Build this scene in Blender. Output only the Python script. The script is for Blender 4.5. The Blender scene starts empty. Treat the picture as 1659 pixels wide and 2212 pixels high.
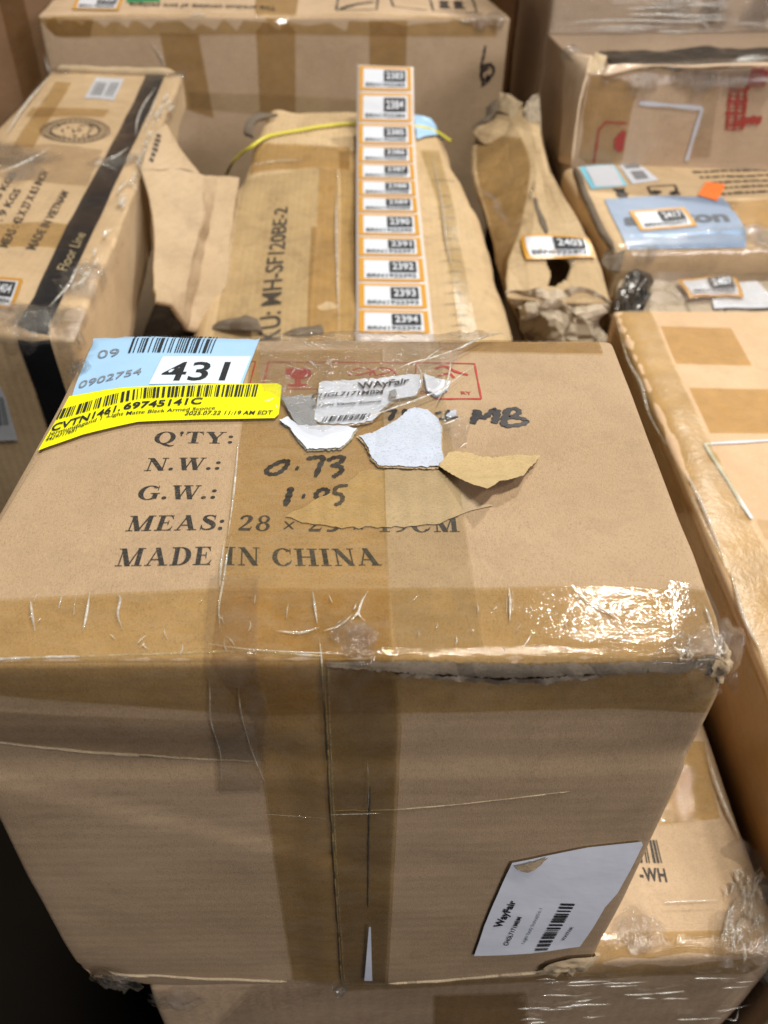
import bpy, bmesh, math, random
from mathutils import Vector, Matrix, Euler, noise
from mathutils.geometry import delaunay_2d_cdt

S = bpy.context.scene
COL = S.collection
# ---------------------------------------------------------------- camera, world, lamps
CAM_LOC = Vector((0.00837497, -0.17369597, 0.21596179))
CAM_ROT = Euler((0.86093046, -0.02685908, -0.01591957), 'XYZ')
PW, PH, PF = 1659.0, 2212.0, 1740.0
cd = bpy.data.cameras.new('camera')
cam = bpy.data.objects.new('camera', cd)
COL.objects.link(cam)
cam.location = CAM_LOC
cam.rotation_euler = CAM_ROT
cd.sensor_fit = 'VERTICAL'
cd.sensor_height = 36
cd.lens = 36 * PF / PH
cd.clip_start = 0.01
cd.clip_end = 100
cd.dof.use_dof = True
cd.dof.focus_distance = 0.36
cd.dof.aperture_fstop = 11.5
S.camera = cam

w = bpy.data.worlds.new('World')
S.world = w
w.use_nodes = True
bg = w.node_tree.nodes['Background']
bg.inputs[0].default_value = (0.90, 0.86, 0.85, 1)
bg.inputs[1].default_value = 0.06


def lamp(name, loc, target, sx, sy, power, col):
    l = bpy.data.lights.new(name, 'AREA')
    l.shape = 'RECTANGLE'
    l.size = sx
    l.size_y = sy
    l.energy = power
    l.color = col
    o = bpy.data.objects.new(name, l)
    COL.objects.link(o)
    o.location = loc
    o.rotation_euler = (Vector(target) - Vector(loc)).to_track_quat('-Z', 'Y').to_euler()


WARM = (1.0, 0.95, 0.84)
COOL = (0.98, 0.94, 0.97)
WARM2 = (1.0, 0.93, 0.84)
lamp('ceiling_lamp', (1.95, 3.9, 3.95), (0.2, 0.6, 0), 0.42, 0.13, 190, WARM)
lamp('ceiling_lamp', (0.9, -0.3, 4.2), (0, 0.6, 0), 1.2, 0.30, 172, WARM)
lamp('ceiling_lamp', (2.3, -1.4, 3.6), (0, 0.8, 0), 1.2, 0.4, 45, WARM2)
lamp('cool_fill_lamp', (3.6, -3.6, 2.3), (0, 0.8, 0), 1.6, 0.9, 135, COOL)  # added cool fill from behind right, no such source in view

S.view_settings.view_transform = 'Standard'
S.view_settings.look = 'None'
S.view_settings.exposure = 0.0
S.view_settings.gamma = 1.0
S.cycles.transparent_max_bounces = 24
S.cycles.max_bounces = 6

# ---------------------------------------------------------------- photo geometry helpers
RM = CAM_ROT.to_matrix()
RMT = RM.transposed()


def project(p):
    q = RMT @ (p - CAM_LOC)
    return PW / 2 + PF * q.x / -q.z, PH / 2 - PF * q.y / -q.z


def ray(px, py):
    return RM @ Vector(((px - PW / 2) / PF, -(py - PH / 2) / PF, -1))


def atz(px, py, z):
    d = ray(px, py)
    return CAM_LOC + d * ((z - CAM_LOC.z) / d.z)


def aty(px, py, y):
    d = ray(px, py)
    return CAM_LOC + d * ((y - CAM_LOC.y) / d.y)


def att(px, py, t):
    return CAM_LOC + ray(px, py) * t


def crop(k, ox, oy):
    def f(*pts):
        r = [(ox + k * x, oy + k * y) for x, y in pts]
        return r if len(r) > 1 else r[0]
    return f


C1 = crop(.36376, 0, 0)
C2 = crop(.36376, 493.7, 0)
C3 = crop(.40476, 987.5, 0)
C4 = crop(.39682, 0, 658.3)
C5 = crop(.39682, 548.6, 658.3)
T3 = crop(.39673, 1097.2, 603.5)
B2 = crop(.49603, 0, 1316.6)
B3 = crop(.50396, 822.9, 1316.6)
D1 = crop(.19841, 1042.3, 301.7)
D2 = crop(.25595, 1234.4, 301.7)
D3 = crop(.23148, 0, 548.6)
D4 = crop(.31807, 1234.4, 1508.7)
PX = crop(1, 0, 0)


# ---------------------------------------------------------------- materials
class NT:
    def __init__(s, name):
        s.m = bpy.data.materials.new(name)
        s.m.use_nodes = True
        s.t = s.m.node_tree
        s.t.nodes.clear()
        s.out = s.n('ShaderNodeOutputMaterial')

    def n(s, typ, ins=None, **kw):
        nd = s.t.nodes.new(typ)
        for k, v in kw.items():
            setattr(nd, k, v)
        for k, v in (ins or {}).items():
            if isinstance(v, bpy.types.NodeSocket):
                s.t.links.new(v, nd.inputs[k])
            else:
                nd.inputs[k].default_value = v
        return nd

    def coord(s, scale=(1, 1, 1), rot=(0, 0, 0), loc=(0, 0, 0)):
        g = s.n('ShaderNodeNewGeometry')
        return s.n('ShaderNodeMapping', {'Vector': g.outputs['Position'], 'Scale': scale, 'Rotation': rot, 'Location': loc}).outputs[0]

    def noise(s, vec, scale, detail=3, rough=.55, dist=0):
        return s.n('ShaderNodeTexNoise', {'Vector': vec, 'Scale': scale, 'Detail': detail, 'Roughness': rough, 'Distortion': dist}).outputs[0]

    def ramp(s, fac, stops):
        r = s.n('ShaderNodeValToRGB', {'Fac': fac})
        e = r.color_ramp.elements
        while len(e) < len(stops):
            e.new(0.5)
        for el, (p, c) in zip(e, stops):
            el.position = p
            el.color = (c, c, c, 1) if isinstance(c, (int, float)) else tuple(c) + (1,)
        return r.outputs[0]

    def mix(s, fac, a, b, blend='MIX'):
        m = s.n('ShaderNodeMix', data_type='RGBA', blend_type=blend)
        for i, v in ((0, fac), (6, a), (7, b)):
            if isinstance(v, bpy.types.NodeSocket):
                s.t.links.new(v, m.inputs[i])
            else:
                m.inputs[i].default_value = v if i == 0 else tuple(v) + (1,)
        return m.outputs[2]

    def math(s, op, a, b=0.0):
        m = s.n('ShaderNodeMath', operation=op)
        for i, v in ((0, a), (1, b)):
            if isinstance(v, bpy.types.NodeSocket):
                s.t.links.new(v, m.inputs[i])
            else:
                m.inputs[i].default_value = v
        return m.outputs[0]

    def bump(s, h, strength, dist, normal=None):
        ins = {'Height': h, 'Strength': strength, 'Distance': dist}
        if normal:
            ins['Normal'] = normal
        return s.n('ShaderNodeBump', ins).outputs[0]

    def end(s, sh):
        s.t.links.new(sh, s.out.inputs[0])
        return s.m


def cardboard(name, col=(.42, .285, .165), seed=0, rough=.75, flute='x', grime=.35, gloss=.25, flute_amt=1.0, crush=0.0, scuff=.35):
    s = NT(name)
    o = (seed * 3.7, seed * 1.3, seed * 2.1)
    c = s.coord(loc=o)
    dark = tuple(v * f for v, f in zip(col, (.80, .76, .70)))
    light = tuple(min(1, v * f) for v, f in zip(col, (1.13, 1.14, 1.16)))
    big = s.ramp(s.noise(c, 9, 5, .6, .4), [(.30, 0.0), (.70, 1.0)])
    base = s.mix(big, dark, light)
    sc = (1, 7, 1) if flute == 'x' else (7, 1, 1)
    fib = s.noise(s.coord(scale=sc, rot=(0, 0, .3), loc=o), 420, 3, .7)
    base = s.mix(s.ramp(fib, [(.35, 0.0), (.75, 1.0)]), base, tuple(v * 1.18 for v in col))
    sp = s.ramp(s.noise(c, 1300, 2, .6), [(.34, 1.0), (.45, 0.0)])
    base = s.mix(s.math('MULTIPLY', sp, .45), base, tuple(v * .5 for v in col))
    gr = s.ramp(s.noise(c, 26, 6, .75, 1.2), [(.52, 0.0), (.80, 1.0)])
    base = s.mix(s.math('MULTIPLY', gr, grime), base, (.17, .115, .075))
    pale = s.ramp(s.noise(s.coord(loc=(seed, 4, 2)), 40, 6, .8, .7), [(.60, 0.0), (.72, 1.0)])
    base = s.mix(s.math('MULTIPLY', pale, .22), base, tuple(min(1, v * 1.45) for v in col))
    ax = {'x': (0, 0, 0), 'y': (0, 0, math.pi / 2), 'z': (0, math.pi / 2, 0)}[flute]
    wv = s.n('ShaderNodeTexWave', {'Vector': s.coord(rot=ax), 'Scale': 38.0, 'Distortion': .12, 'Detail': 1.0, 'Detail Scale': 1.0}, bands_direction='X').outputs[0]
    b = s.bump(wv, .10 * flute_amt, .001)
    b = s.bump(s.noise(c, 14, 3, .5, .2), .22 + crush, .005, b)
    sc2 = s.ramp(s.noise(s.coord(scale=(2, 2, 16), loc=o), 22, 4, .65), [(.50, 0.0), (.78, 1.0)])
    base = s.mix(s.math('MULTIPLY', sc2, scuff), base, tuple(v * .62 for v in col))
    if crush > 0:
        v = s.n('ShaderNodeTexVoronoi', {'Vector': s.coord(loc=o), 'Scale': 22.0, 'Randomness': 1.0}, feature='DISTANCE_TO_EDGE').outputs[0]
        b = s.bump(s.ramp(v, [(0, 0.0), (.12, 1.0)]), crush, .004, b)
    b = s.bump(fib, .25, .0006, b)
    bs = s.n('ShaderNodeBsdfPrincipled', {'Base Color': base, 'Roughness': rough, 'Normal': b, 'Specular IOR Level': gloss})
    return s.end(bs.outputs[0])


def clear(name, tint, rough=.12, wr=.5, scale=60, stretch=(1, 1, 1), haze=0.06, hazecol=(.75, .72, .66), spec=1.0, seed=0, ior=1.5, fine=.2):
    """clear or tinted plastic film / packing tape laid on something"""
    s = NT(name)
    c = s.coord(scale=stretch, loc=(seed * 2.3, seed, seed * .7))
    h = s.noise(c, scale, 4, .6, 1.6)
    hh = s.math('ABSOLUTE', s.math('SUBTRACT', h, .5))
    b = s.bump(hh, wr, .004)
    b = s.bump(s.noise(s.coord(scale=stretch), scale * 7, 2, .5), fine, .0012, b)
    f = s.n('ShaderNodeFresnel', {'IOR': ior, 'Normal': b}).outputs[0]
    f = s.math('MINIMUM', s.math('MULTIPLY', f, spec), .22)
    gl = s.n('ShaderNodeBsdfGlossy', {'Color': (1, 1, 1, 1), 'Roughness': rough, 'Normal': b}).outputs[0]
    tn = s.ramp(s.noise(s.coord(loc=(seed, 0, 0)), 30, 5, .7), [(.25, tuple(v * .92 for v in tint)), (.75, tuple(min(1, v * 1.05) for v in tint))])
    tr = s.n('ShaderNodeBsdfTransparent', {'Color': tn}).outputs[0]
    df = s.n('ShaderNodeBsdfDiffuse', {'Color': tuple(hazecol) + (1,), 'Normal': b}).outputs[0]
    hz = s.math('MULTIPLY', s.ramp(s.noise(c, scale * 1.5, 4, .7, .8), [(.40, .35), (.75, 1.6)]), haze)
    m1 = s.n('ShaderNodeMixShader', {0: hz, 1: tr, 2: df}).outputs[0]
    m2 = s.n('ShaderNodeMixShader', {0: f, 1: m1, 2: gl}).outputs[0]
    return s.end(m2)


def paper(name, col, rough=.5, bump=.15, spec=.4, var=.06, emis=None):
    s = NT(name)
    n_ = s.noise(s.coord(), 60, 4, .6)
    base = s.mix(n_, tuple(v * (1 - var) for v in col), tuple(min(1, v * (1 + var)) for v in col))
    b = s.bump(s.noise(s.coord(scale=(1, 2.5, 1)), 45, 3, .5), bump, .003)
    bs = s.n('ShaderNodeBsdfPrincipled', {'Base Color': base, 'Roughness': rough, 'Normal': b, 'Specular IOR Level': spec})
    return s.end(bs.outputs[0])


def ink(name, col, wear=.25, through=(.40, .28, .17), rough=.55, scale=900):
    s = NT(name)
    n_ = s.ramp(s.noise(s.coord(), scale, 3, .7), [(.52, 0.0), (.72, 1.0)])
    n2 = s.ramp(s.noise(s.coord(), 55, 3, .6), [(.35, 0.4), (.7, 1.0)])
    base = s.mix(s.math('MULTIPLY', s.math('MULTIPLY', n_, n2), wear), col, through)
    bs = s.n('ShaderNodeBsdfPrincipled', {'Base Color': base, 'Roughness': rough, 'Specular IOR Level': .3})
    return s.end(bs.outputs[0])


M = {}
M['card_main'] = cardboard('kraft_main', (.392, .280, .176), 1, grime=.30, flute='z', scuff=.28, flute_amt=.45)
M['card_torn'] = cardboard('kraft_torn_ply', (.47, .365, .24), 2, rough=.9, gloss=.1, flute_amt=2.2, grime=.15, flute='x')
M['card_peel'] = cardboard('kraft_peel', (.49, .37, .20), 3, rough=.9, gloss=.1, grime=.3)
M['card_low'] = cardboard('kraft_low', (.46, .335, .22), 4)
M['card_left'] = cardboard('kraft_left', (.60, .44, .27), 5, grime=.2)
M['card_back'] = cardboard('kraft_back', (.49, .36, .24), 6, grime=.2)
M['card_parcel'] = cardboard('kraft_parcel', (.51, .372, .215), 7, crush=.14, flute_amt=2, grime=.5)
M['card_flap'] = cardboard('kraft_flap', (.46, .345, .225), 8, rough=.9, gloss=.1, flute_amt=1.5, crush=.1, grime=.25)
M['card_narrow'] = cardboard('kraft_narrow', (.49, .36, .21), 9, crush=.18, grime=.5)
M['card_crumple'] = cardboard('kraft_crumple', (.50, .42, .32), 10, crush=.9, grime=.3, rough=.9)
M['card_right'] = cardboard('kraft_right', (.62, .43, .27), 11, grime=.08, flute_amt=.3)
M['card_amz'] = cardboard('kraft_printed', (.56, .41, .25), 12, grime=.25)
M['card_11'] = cardboard('kraft_open', (.55, .42, .30), 13, grime=.2)
M['card_12'] = cardboard('kraft_wrapped', (.58, .45, .33), 14, grime=.2)
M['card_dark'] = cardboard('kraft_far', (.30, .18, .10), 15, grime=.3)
M['card_edge'] = cardboard('frayed_edge', (.16, .13, .10), 16, rough=.95, gloss=.1, crush=.25, grime=.8, flute_amt=0)
M['fibre'] = cardboard('fibre', (.36, .29, .205), 17, rough=.95, gloss=.1, crush=.6, grime=.2)
M['tape'] = clear('packing_tape', (.915, .845, .655), rough=.05, wr=.10, scale=48, stretch=(1, 3.0, 1), haze=.05, fine=.12)
M['tape_front'] = clear('front_tape', (.925, .86, .67), rough=.05, wr=.14, scale=70, stretch=(.7, 2.2, 1), haze=.04, fine=.095, spec=.6)
M['tape_deep'] = clear('packing_tape_deep', (.89, .81, .63), rough=.08, wr=.12, scale=42, haze=.04, seed=3, fine=.12)
M['tape_olive'] = clear('olive_tape', (.84, .79, .60), rough=.30, wr=.2, scale=40, haze=.05, seed=13, spec=.5, fine=.1)
M['tape_faint'] = clear('packing_tape_faint', (.97, .95, .89), rough=.08, wr=.1, scale=30, haze=.03, seed=4)
M['tape_grey'] = clear('packing_tape_grey', (.95, .93, .89), rough=.12, wr=.2, scale=50, haze=.07, seed=5, hazecol=(.5, .48, .45))
M['film'] = clear('stretch_film', (.975, .97, .96), rough=.05, wr=1.2, scale=80, haze=.04, seed=6, spec=1.6, fine=.8)
M['film_soft'] = clear('stretch_film_soft', (.985, .98, .975), rough=.08, wr=.35, scale=24, stretch=(1, 3, 1), haze=.015, seed=7, spec=.65)
M['film_edge_glint'] = clear('film_edge_glint', (.97, .97, .95), rough=.05, wr=.3, scale=100, haze=.42, hazecol=(.97, .95, .90), spec=1.8)  # white haze in the colour stands in for glints on folds and edges
M['film_dense'] = clear('bunched_film', (.95, .94, .92), rough=.08, wr=1.0, scale=90, haze=.06, seed=9, spec=1.4, hazecol=(.72, .72, .72), fine=.5)
M['white'] = paper('white_paper', (.62, .66, .76), var=.04)
M['white_front_bright'] = paper('white_label_front_bright', (.80, .84, .93), var=.03)  # albedo raised in the colour to make up for weak front light
M['white_torn'] = cardboard('white_paper_torn', (.46, .51, .62), 21, rough=.9, gloss=.1, grime=.12, flute_amt=.3, crush=.15)
M['grey_back'] = paper('label_backside', (.30, .31, .33), rough=.35, bump=.6, var=.12)
M['blue'] = paper('light_blue_label', (.36, .58, .84), rough=.35, var=.03)
M['blue_pale'] = paper('pale_label', (.66, .77, .90), rough=.35, var=.02)
M['yellow'] = paper('yellow_label', (.86, .84, .01), rough=.35, var=.03, bump=.2)
M['orange'] = paper('amber_label', (.60, .30, .035), rough=.35, var=.05)
M['liner'] = paper('label_liner', (.70, .62, .58), rough=.35, var=.03)
M['labelwhite'] = paper('label_white', (.66, .70, .78), rough=.35, var=.03)
M['cyan'] = paper('cyan_label', (.25, .66, .86), rough=.35, var=.03)
M['mailer'] = paper('blue_grey_tape', (.24, .32, .46), rough=.35, var=.05)
M['mailer2'] = paper('blue_tape_fold', (.32, .50, .78), rough=.2, var=.15, bump=.5)
M['neon'] = paper('neon_orange_sticker', (.95, .23, .05), rough=.5, var=.04)
M['ink'] = ink('black_print', (.030, .028, .026), .45)
M['ink_soft'] = ink('worn_print', (.055, .045, .038), .35)
M['ink_grey'] = ink('grey_print', (.24, .245, .27), .0)
M['ink_grey2'] = ink('small_print', (.10, .11, .13), .0)
M['ink_label'] = ink('label_print', (.02, .022, .026), .08, (.5, .5, .5))
M['ink_faded'] = ink('faded_label_print', (.20, .23, .27), .1, (.5, .5, .6))
M['ink_marker'] = ink('marker_ink', (.022, .020, .026), .22, (.30, .22, .14), .35)
M['red'] = ink('red_print', (.40, .035, .03), .35)
M['cream_ink'] = ink('cream_print', (.45, .36, .20), .2)
M['green'] = paper('green_print', (.03, .25, .09))
M['black_tape'] = paper('black_tape', (.012, .013, .016), rough=.22, bump=.25, spec=.6)
M['strap'] = paper('yellow_strap', (.62, .56, .05), rough=.4)
M['black_bag'] = clear('black_bag', (.1, .1, .1), rough=.25, wr=1, scale=60, haze=.0)
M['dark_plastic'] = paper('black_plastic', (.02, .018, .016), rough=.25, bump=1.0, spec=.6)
s_ = NT('concrete_in_shade')
bs_ = s_.n('ShaderNodeBsdfPrincipled', {'Base Color': s_.mix(s_.noise(s_.coord(), 5, 5), (.006, .005, .004), (.012, .010, .008)), 'Roughness': .9, 'Specular IOR Level': 0.0})  # floor colour sunk to near-black in place of shade between the boxes
M['floor'] = s_.end(bs_.outputs[0])


# ---------------------------------------------------------------- object helpers
def prop(o, label=None, cat=None, group=None, kind=None):
    if label:
        o['label'] = label
    if cat:
        o['category'] = cat
    if group:
        o['group'] = group
    if kind:
        o['kind'] = kind
    return o


def root(name, loc, label, cat, group=None):
    if cat == 'box':
        group = 'cardboard boxes in the pile'
    o = bpy.data.objects.new(name, None)
    o.empty_display_size = .05
    COL.objects.link(o)
    o.location = loc
    return prop(o, label, cat, group)


def world_of(o):
    v = Vector((0, 0, 0))
    while o is not None:
        v = v + Vector(o.location)
        o = o.parent
    return v


def mk(name, V, F, mats, parent=None, mi=None, smooth=True, label=None):
    off = world_of(parent) if parent else Vector((0, 0, 0))
    me = bpy.data.meshes.new(name)
    me.from_pydata([tuple(v - off) for v in V], [], F)
    for m in (mats if isinstance(mats, (list, tuple)) else [mats]):
        me.materials.append(m)
    if mi:
        me.polygons.foreach_set('material_index', mi)
    if smooth:
        me.polygons.foreach_set('use_smooth', [True] * len(me.polygons))
    me.update()
    o = bpy.data.objects.new(name, me)
    COL.objects.link(o)
    if parent:
        o.parent = parent
    if label:
        o['label'] = label
    return o


def fbm(p, f, seed=0.0):
    q = p * f + Vector((seed, seed * 1.7, -seed))
    return noise.noise(q) + .5 * noise.noise(q * 2.1) + .25 * noise.noise(q * 4.3)


# ---------------------------------------------------------------- charts (surfaces things are stuck on)
BAD = []


class Chart:
    unit = 1.0

    def I(s, u, v):
        return s.P(u, v)

    def normal(s, u, v):
        e = .0005 / s.unit if s.unit != 1.0 else .0005
        a = s.P(u + e, v) - s.P(u - e, v)
        b = s.P(u, v + e) - s.P(u, v - e)
        return a.cross(b).normalized()

    def inv(s, px, py, g=None, again=True):
        u, v = g or s.guess
        for _ in range(60):
            x, y = project(s.I(u, v))
            ex, ey = px - x, py - y
            if abs(ex) + abs(ey) < .05:
                break
            e = 1e-4
            xu, yu = project(s.I(u + e, v))
            xv, yv = project(s.I(u, v + e))
            a, b, c, d = (xu - x) / e, (xv - x) / e, (yu - y) / e, (yv - y) / e
            D = a * d - b * c
            if abs(D) < 1e-9:
                break
            du, dv = (ex * d - b * ey) / D, (a * ey - c * ex) / D
            m = s.step
            k = min(1, m / max(abs(du), abs(dv), 1e-9))
            u += du * k
            v += dv * k
        if abs(ex) + abs(ey) > 3 and again and isinstance(s, NetChart):
            best = min(((abs(project(s.P(a / 40, b / 40))[0] - px) + abs(project(s.P(a / 40, b / 40))[1] - py), (s.P(a / 40, b / 40) - CAM_LOC).length * 8, a / 40, b / 40) for a in range(8, 38) for b in range(2, 39)), key=lambda t_: t_[0] + t_[1])
            return s.inv(px, py, best[2:], False)
        if abs(ex) + abs(ey) > 3:
            BAD.append((round(px), round(py), round(ex), round(ey), round(u, 2), round(v, 2), s.seed))
        return u, v


class BoxChart(Chart):
    """W x D x H carton; top chart: u along width, v along depth; v<0 goes down the front, u<0 / u>W down the sides"""

    def __init__(s, corners, dims, r=.004, amp=.0012, freq=9, seed=0, bulge=0.0, extra=None):
        s.c, s.d, s.r, s.amp, s.freq, s.seed, s.bulge, s.extra = corners, dims, r, amp, freq, seed, bulge, extra
        s.guess = (dims[0] / 2, dims[1] / 3)
        s.step = .04 * max(1, dims[1] / .3)

    def tri(s, q):
        W, D, H = s.d
        a, b, c = q.x / W, q.y / D, q.z / H
        C = s.c
        lo = (C['BFL'] * (1 - a) + C['BFR'] * a) * (1 - b) + (C['BBL'] * (1 - a) + C['BBR'] * a) * b
        hi = (C['TFL'] * (1 - a) + C['TFR'] * a) * (1 - b) + (C['TBL'] * (1 - a) + C['TBR'] * a) * b
        return lo * (1 - c) + hi * c

    def I(s, u, v):
        H = s.d[2]
        return s.tri(Vector((u, v, H))) if v >= 0 else s.tri(Vector((u, 0, H + v)))

    def surf(s, q, off=0.0):
        W, D, H = s.d
        r = s.r
        inn = Vector((min(max(q.x, r), W - r), min(max(q.y, r), D - r), min(max(q.z, r), H - r)))
        d = q - inn
        n = d.normalized() if d.length > 1e-9 else Vector((0, 0, 1))
        p = s.tri(inn + n * r)
        disp = s.amp * fbm(p, s.freq, s.seed)
        if s.bulge:
            a, b, c = [4 * t * (1 - t) for t in (q.x / W, q.y / D, q.z / H)]
            disp += s.bulge * ((a * b if n.z > .7 else 0) + (a * c if n.y < -.7 else 0) + (b * c if abs(n.x) > .7 else 0))
        if s.extra:
            disp += s.extra(q, n)
        return p + n * (disp + off)

    def P(s, u, v, off=0.0):
        W, D, H = s.d
        if v < 0:
            q = Vector((min(max(u, 0), W), 0, H + v))
            if u < 0:
                q = Vector((0, -u, H + v))
            elif u > W:
                q = Vector((W, u - W, H + v))
        elif v > D:
            q = Vector((min(max(u, 0), W), D, H - (v - D)))
        elif u < 0:
            q = Vector((0, v, H + u))
        elif u > W:
            q = Vector((W, v, H - (u - W)))
        else:
            q = Vector((u, v, H))
        return s.surf(q, off)

    def body(s, name, mat, parent, res=.02, skip=(), hole=None):
        W, D, H = s.d
        r = s.r

        def lines(L):
            n = max(2, int((L - 2 * r) / res))
            return [0, r * .25, r * .55] + [r + (L - 2 * r) * i / n for i in range(n + 1)] + [L - r * .55, L - r * .25, L]
        lx, ly, lz = lines(W), lines(D), lines(H)
        V, F, idx = [], [], {}

        def vid(q):
            k = (round(q.x * 1e5), round(q.y * 1e5), round(q.z * 1e5))
            if k not in idx:
                idx[k] = len(V)
                V.append(s.surf(q))
            return idx[k]

        def face(la, lb, fn, flip):
            for i in range(len(la) - 1):
                for j in range(len(lb) - 1):
                    q = [vid(fn(la[a], lb[b])) for a, b in ((i, j), (i + 1, j), (i + 1, j + 1), (i, j + 1))]
                    F.append(q[::-1] if flip else q)
        if 'top' not in skip:
            face(lx, ly, lambda a, b: Vector((a, b, H)), False)
        face(lx, ly, lambda a, b: Vector((a, b, 0)), True)
        face(lx, lz, lambda a, b: Vector((a, 0, b)), False)
        face(lx, lz, lambda a, b: Vector((a, D, b)), True)
        face(ly, lz, lambda a, b: Vector((0, a, b)), True)
        face(ly, lz, lambda a, b: Vector((W, a, b)), False)
        return mk(name, V, F, mat, parent)


class NetChart(Chart):
    """smooth sheet through a grid of 3-D points; u across, v along, both 0..1"""

    def __init__(s, rows, amp=0.0, freq=12, seed=0, ridge=0.0):
        s.g = rows
        s.amp, s.freq, s.seed, s.ridge = amp, freq, seed, ridge
        s.guess = (.5, .5)
        s.step = .15
        a, b = rows[0][0], rows[-1][-1]
        s.unit = max(.02, (a - b).length * .7)

    @staticmethod
    def cr(p, t):
        n = len(p) - 1
        x = min(max(t, 0), 1) * n
        i = min(int(x), n - 1)
        f = x - i
        if t < 0:
            f = t * n
        if t > 1:
            f = 1 + (t - 1) * n
        p1, p2 = p[i], p[i + 1]
        if f < 0 or f > 1:
            return p1 + (p2 - p1) * f
        p0 = p[i - 1] if i > 0 else p1 * 2 - p2
        p3 = p[i + 2] if i + 2 <= n else p2 * 2 - p1
        return p1 + .5 * f * (p2 - p0 + f * (2 * p0 - 5 * p1 + 4 * p2 - p3 + f * (3 * (p1 - p2) + p3 - p0)))

    lin = False

    @staticmethod
    def ln(p, t):
        n = len(p) - 1
        x = t * n
        i = min(max(int(x), 0), n - 1)
        f = x - i
        if 0 <= t <= 1:
            f = f + (f * f * (3 - 2 * f) - f) * .15
        return p[i] + (p[i + 1] - p[i]) * f

    def base(s, u, v):
        return s.cr([(s.ln if s.lin else s.cr)(r, u) for r in s.g], v)

    def P(s, u, v, off=0.0):
        p = s.base(u, v)
        if not (s.amp or s.ridge or off):
            return p
        e = .01
        n = (s.base(u + e, v) - s.base(u - e, v)).cross(s.base(u, v + e) - s.base(u, v - e)).normalized()
        d = s.amp * fbm(p, s.freq, s.seed)
        if s.ridge:
            d += s.ridge * (abs(noise.noise(p * s.freq * 1.3 + Vector((s.seed, 3, 1)))) * 2 - .5)
        return p + n * (d + off)

    def body(s, name, mat, parent, nu, nv, hole=None, thick=0.0, smooth=True):
        V, F = [], []
        for j in range(nv + 1):
            for i in range(nu + 1):
                V.append(s.P(i / nu, j / nv))
        n0 = len(V)
        keep = []
        for j in range(nv):
            for i in range(nu):
                u, v = (i + .5) / nu, (j + .5) / nv
                if hole and hole(u, v):
                    continue
                a = j * (nu + 1) + i
                keep.append((a, a + 1, a + nu + 2, a + nu + 1))
        F = list(keep)
        if thick:
            for j in range(nv + 1):
                for i in range(nu + 1):
                    V.append(s.P(i / nu, j / nv, -thick))
            F += [tuple(n0 + k for k in f[::-1]) for f in keep]
            ed = {}
            for f in keep:
                for k in range(4):
                    a, b = f[k], f[(k + 1) % 4]
                    if (b, a) in ed:
                        del ed[(b, a)]
                    else:
                        ed[(a, b)] = 1
            F += [(b, a, a + n0, b + n0) for a, b in ed]
        return mk(name, V, F, mat, parent, smooth=smooth)


# ---------------------------------------------------------------- decals
def rag(poly, step, amp, seed=0, close=True):
    rnd = random.Random(seed)
    out = []
    n = len(poly)
    for i in range(n if close else n - 1):
        a, b = poly[i], poly[(i + 1) % n]
        L = math.hypot(b[0] - a[0], b[1] - a[1])
        k = max(1, int(L / step))
        for j in range(k):
            t = j / k
            jit = 0 if j == 0 else amp
            out.append((a[0] + (b[0] - a[0]) * t + rnd.uniform(-jit, jit), a[1] + (b[1] - a[1]) * t + rnd.uniform(-jit, jit)))
    return out


def to_uv(ch, pts, g=None):
    out = []
    for p in pts:
        g = ch.inv(p[0], p[1], g)
        out.append(g)
    return out


def inside(p, poly):
    x, y = p
    c = False
    n = len(poly)
    j = n - 1
    for i in range(n):
        xi, yi = poly[i]
        xj, yj = poly[j]
        if (yi > y) != (yj > y) and x < (xj - xi) * (y - yi) / (yj - yi) + xi:
            c = not c
        j = i
    return c


def drape_uv(ch, uv, off, res, name, mat, parent, lift=None, label=None, jitter=0.0, seed=0):
    us, vs = [p[0] for p in uv], [p[1] for p in uv]
    r = res / ch.unit
    n = len(uv)
    bd = []
    for i in range(n):
        a, b = uv[i], uv[(i + 1) % n]
        k = max(1, int(math.hypot(b[0] - a[0], b[1] - a[1]) / r))
        bd += [(a[0] + (b[0] - a[0]) * j / k, a[1] + (b[1] - a[1]) * j / k) for j in range(k)]
    pts = [Vector(p) for p in bd]
    nb = len(pts)
    rnd = random.Random(seed)
    y = min(vs) + r / 2
    while y < max(vs):
        x = min(us) + r / 2
        while x < max(us):
            q = (x + rnd.uniform(-.15, .15) * r, y + rnd.uniform(-.15, .15) * r)
            if inside(q, bd):
                pts.append(Vector(q))
            x += r
        y += r
    res_ = delaunay_2d_cdt(pts, [], [list(range(nb))], 1, 1e-7)
    vv, ff = res_[0], res_[2]
    V = []
    for p in vv:
        o = off + (lift(p.x, p.y) if lift else 0)
        if jitter:
            w3 = Vector((p.x * ch.unit * 90, p.y * ch.unit * 90, seed))
            o += jitter * (abs(noise.noise(w3)) + .45 * abs(noise.noise(w3 * 2.7)))
        V.append(ch.P(p.x, p.y, o))
    F = []
    for f in ff:
        a, b, c = (vv[k] for k in f[:3])
        F.append(tuple(f) if (b - a).cross(c - a) > 0 else tuple(f[::-1]))
    return mk(name, V, F, mat, parent, label=label)


def drape(ch, px, off, name, mat, parent, res=.006, g=None, **kw):
    return drape_uv(ch, to_uv(ch, px, g), off, res, name, mat, parent, **kw)


def bil(q, a, b):
    return tuple((q[0][k] * (1 - a) + q[1][k] * a) * (1 - b) + (q[3][k] * (1 - a) + q[2][k] * a) * b for k in (0, 1))


_txt = {}


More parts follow.
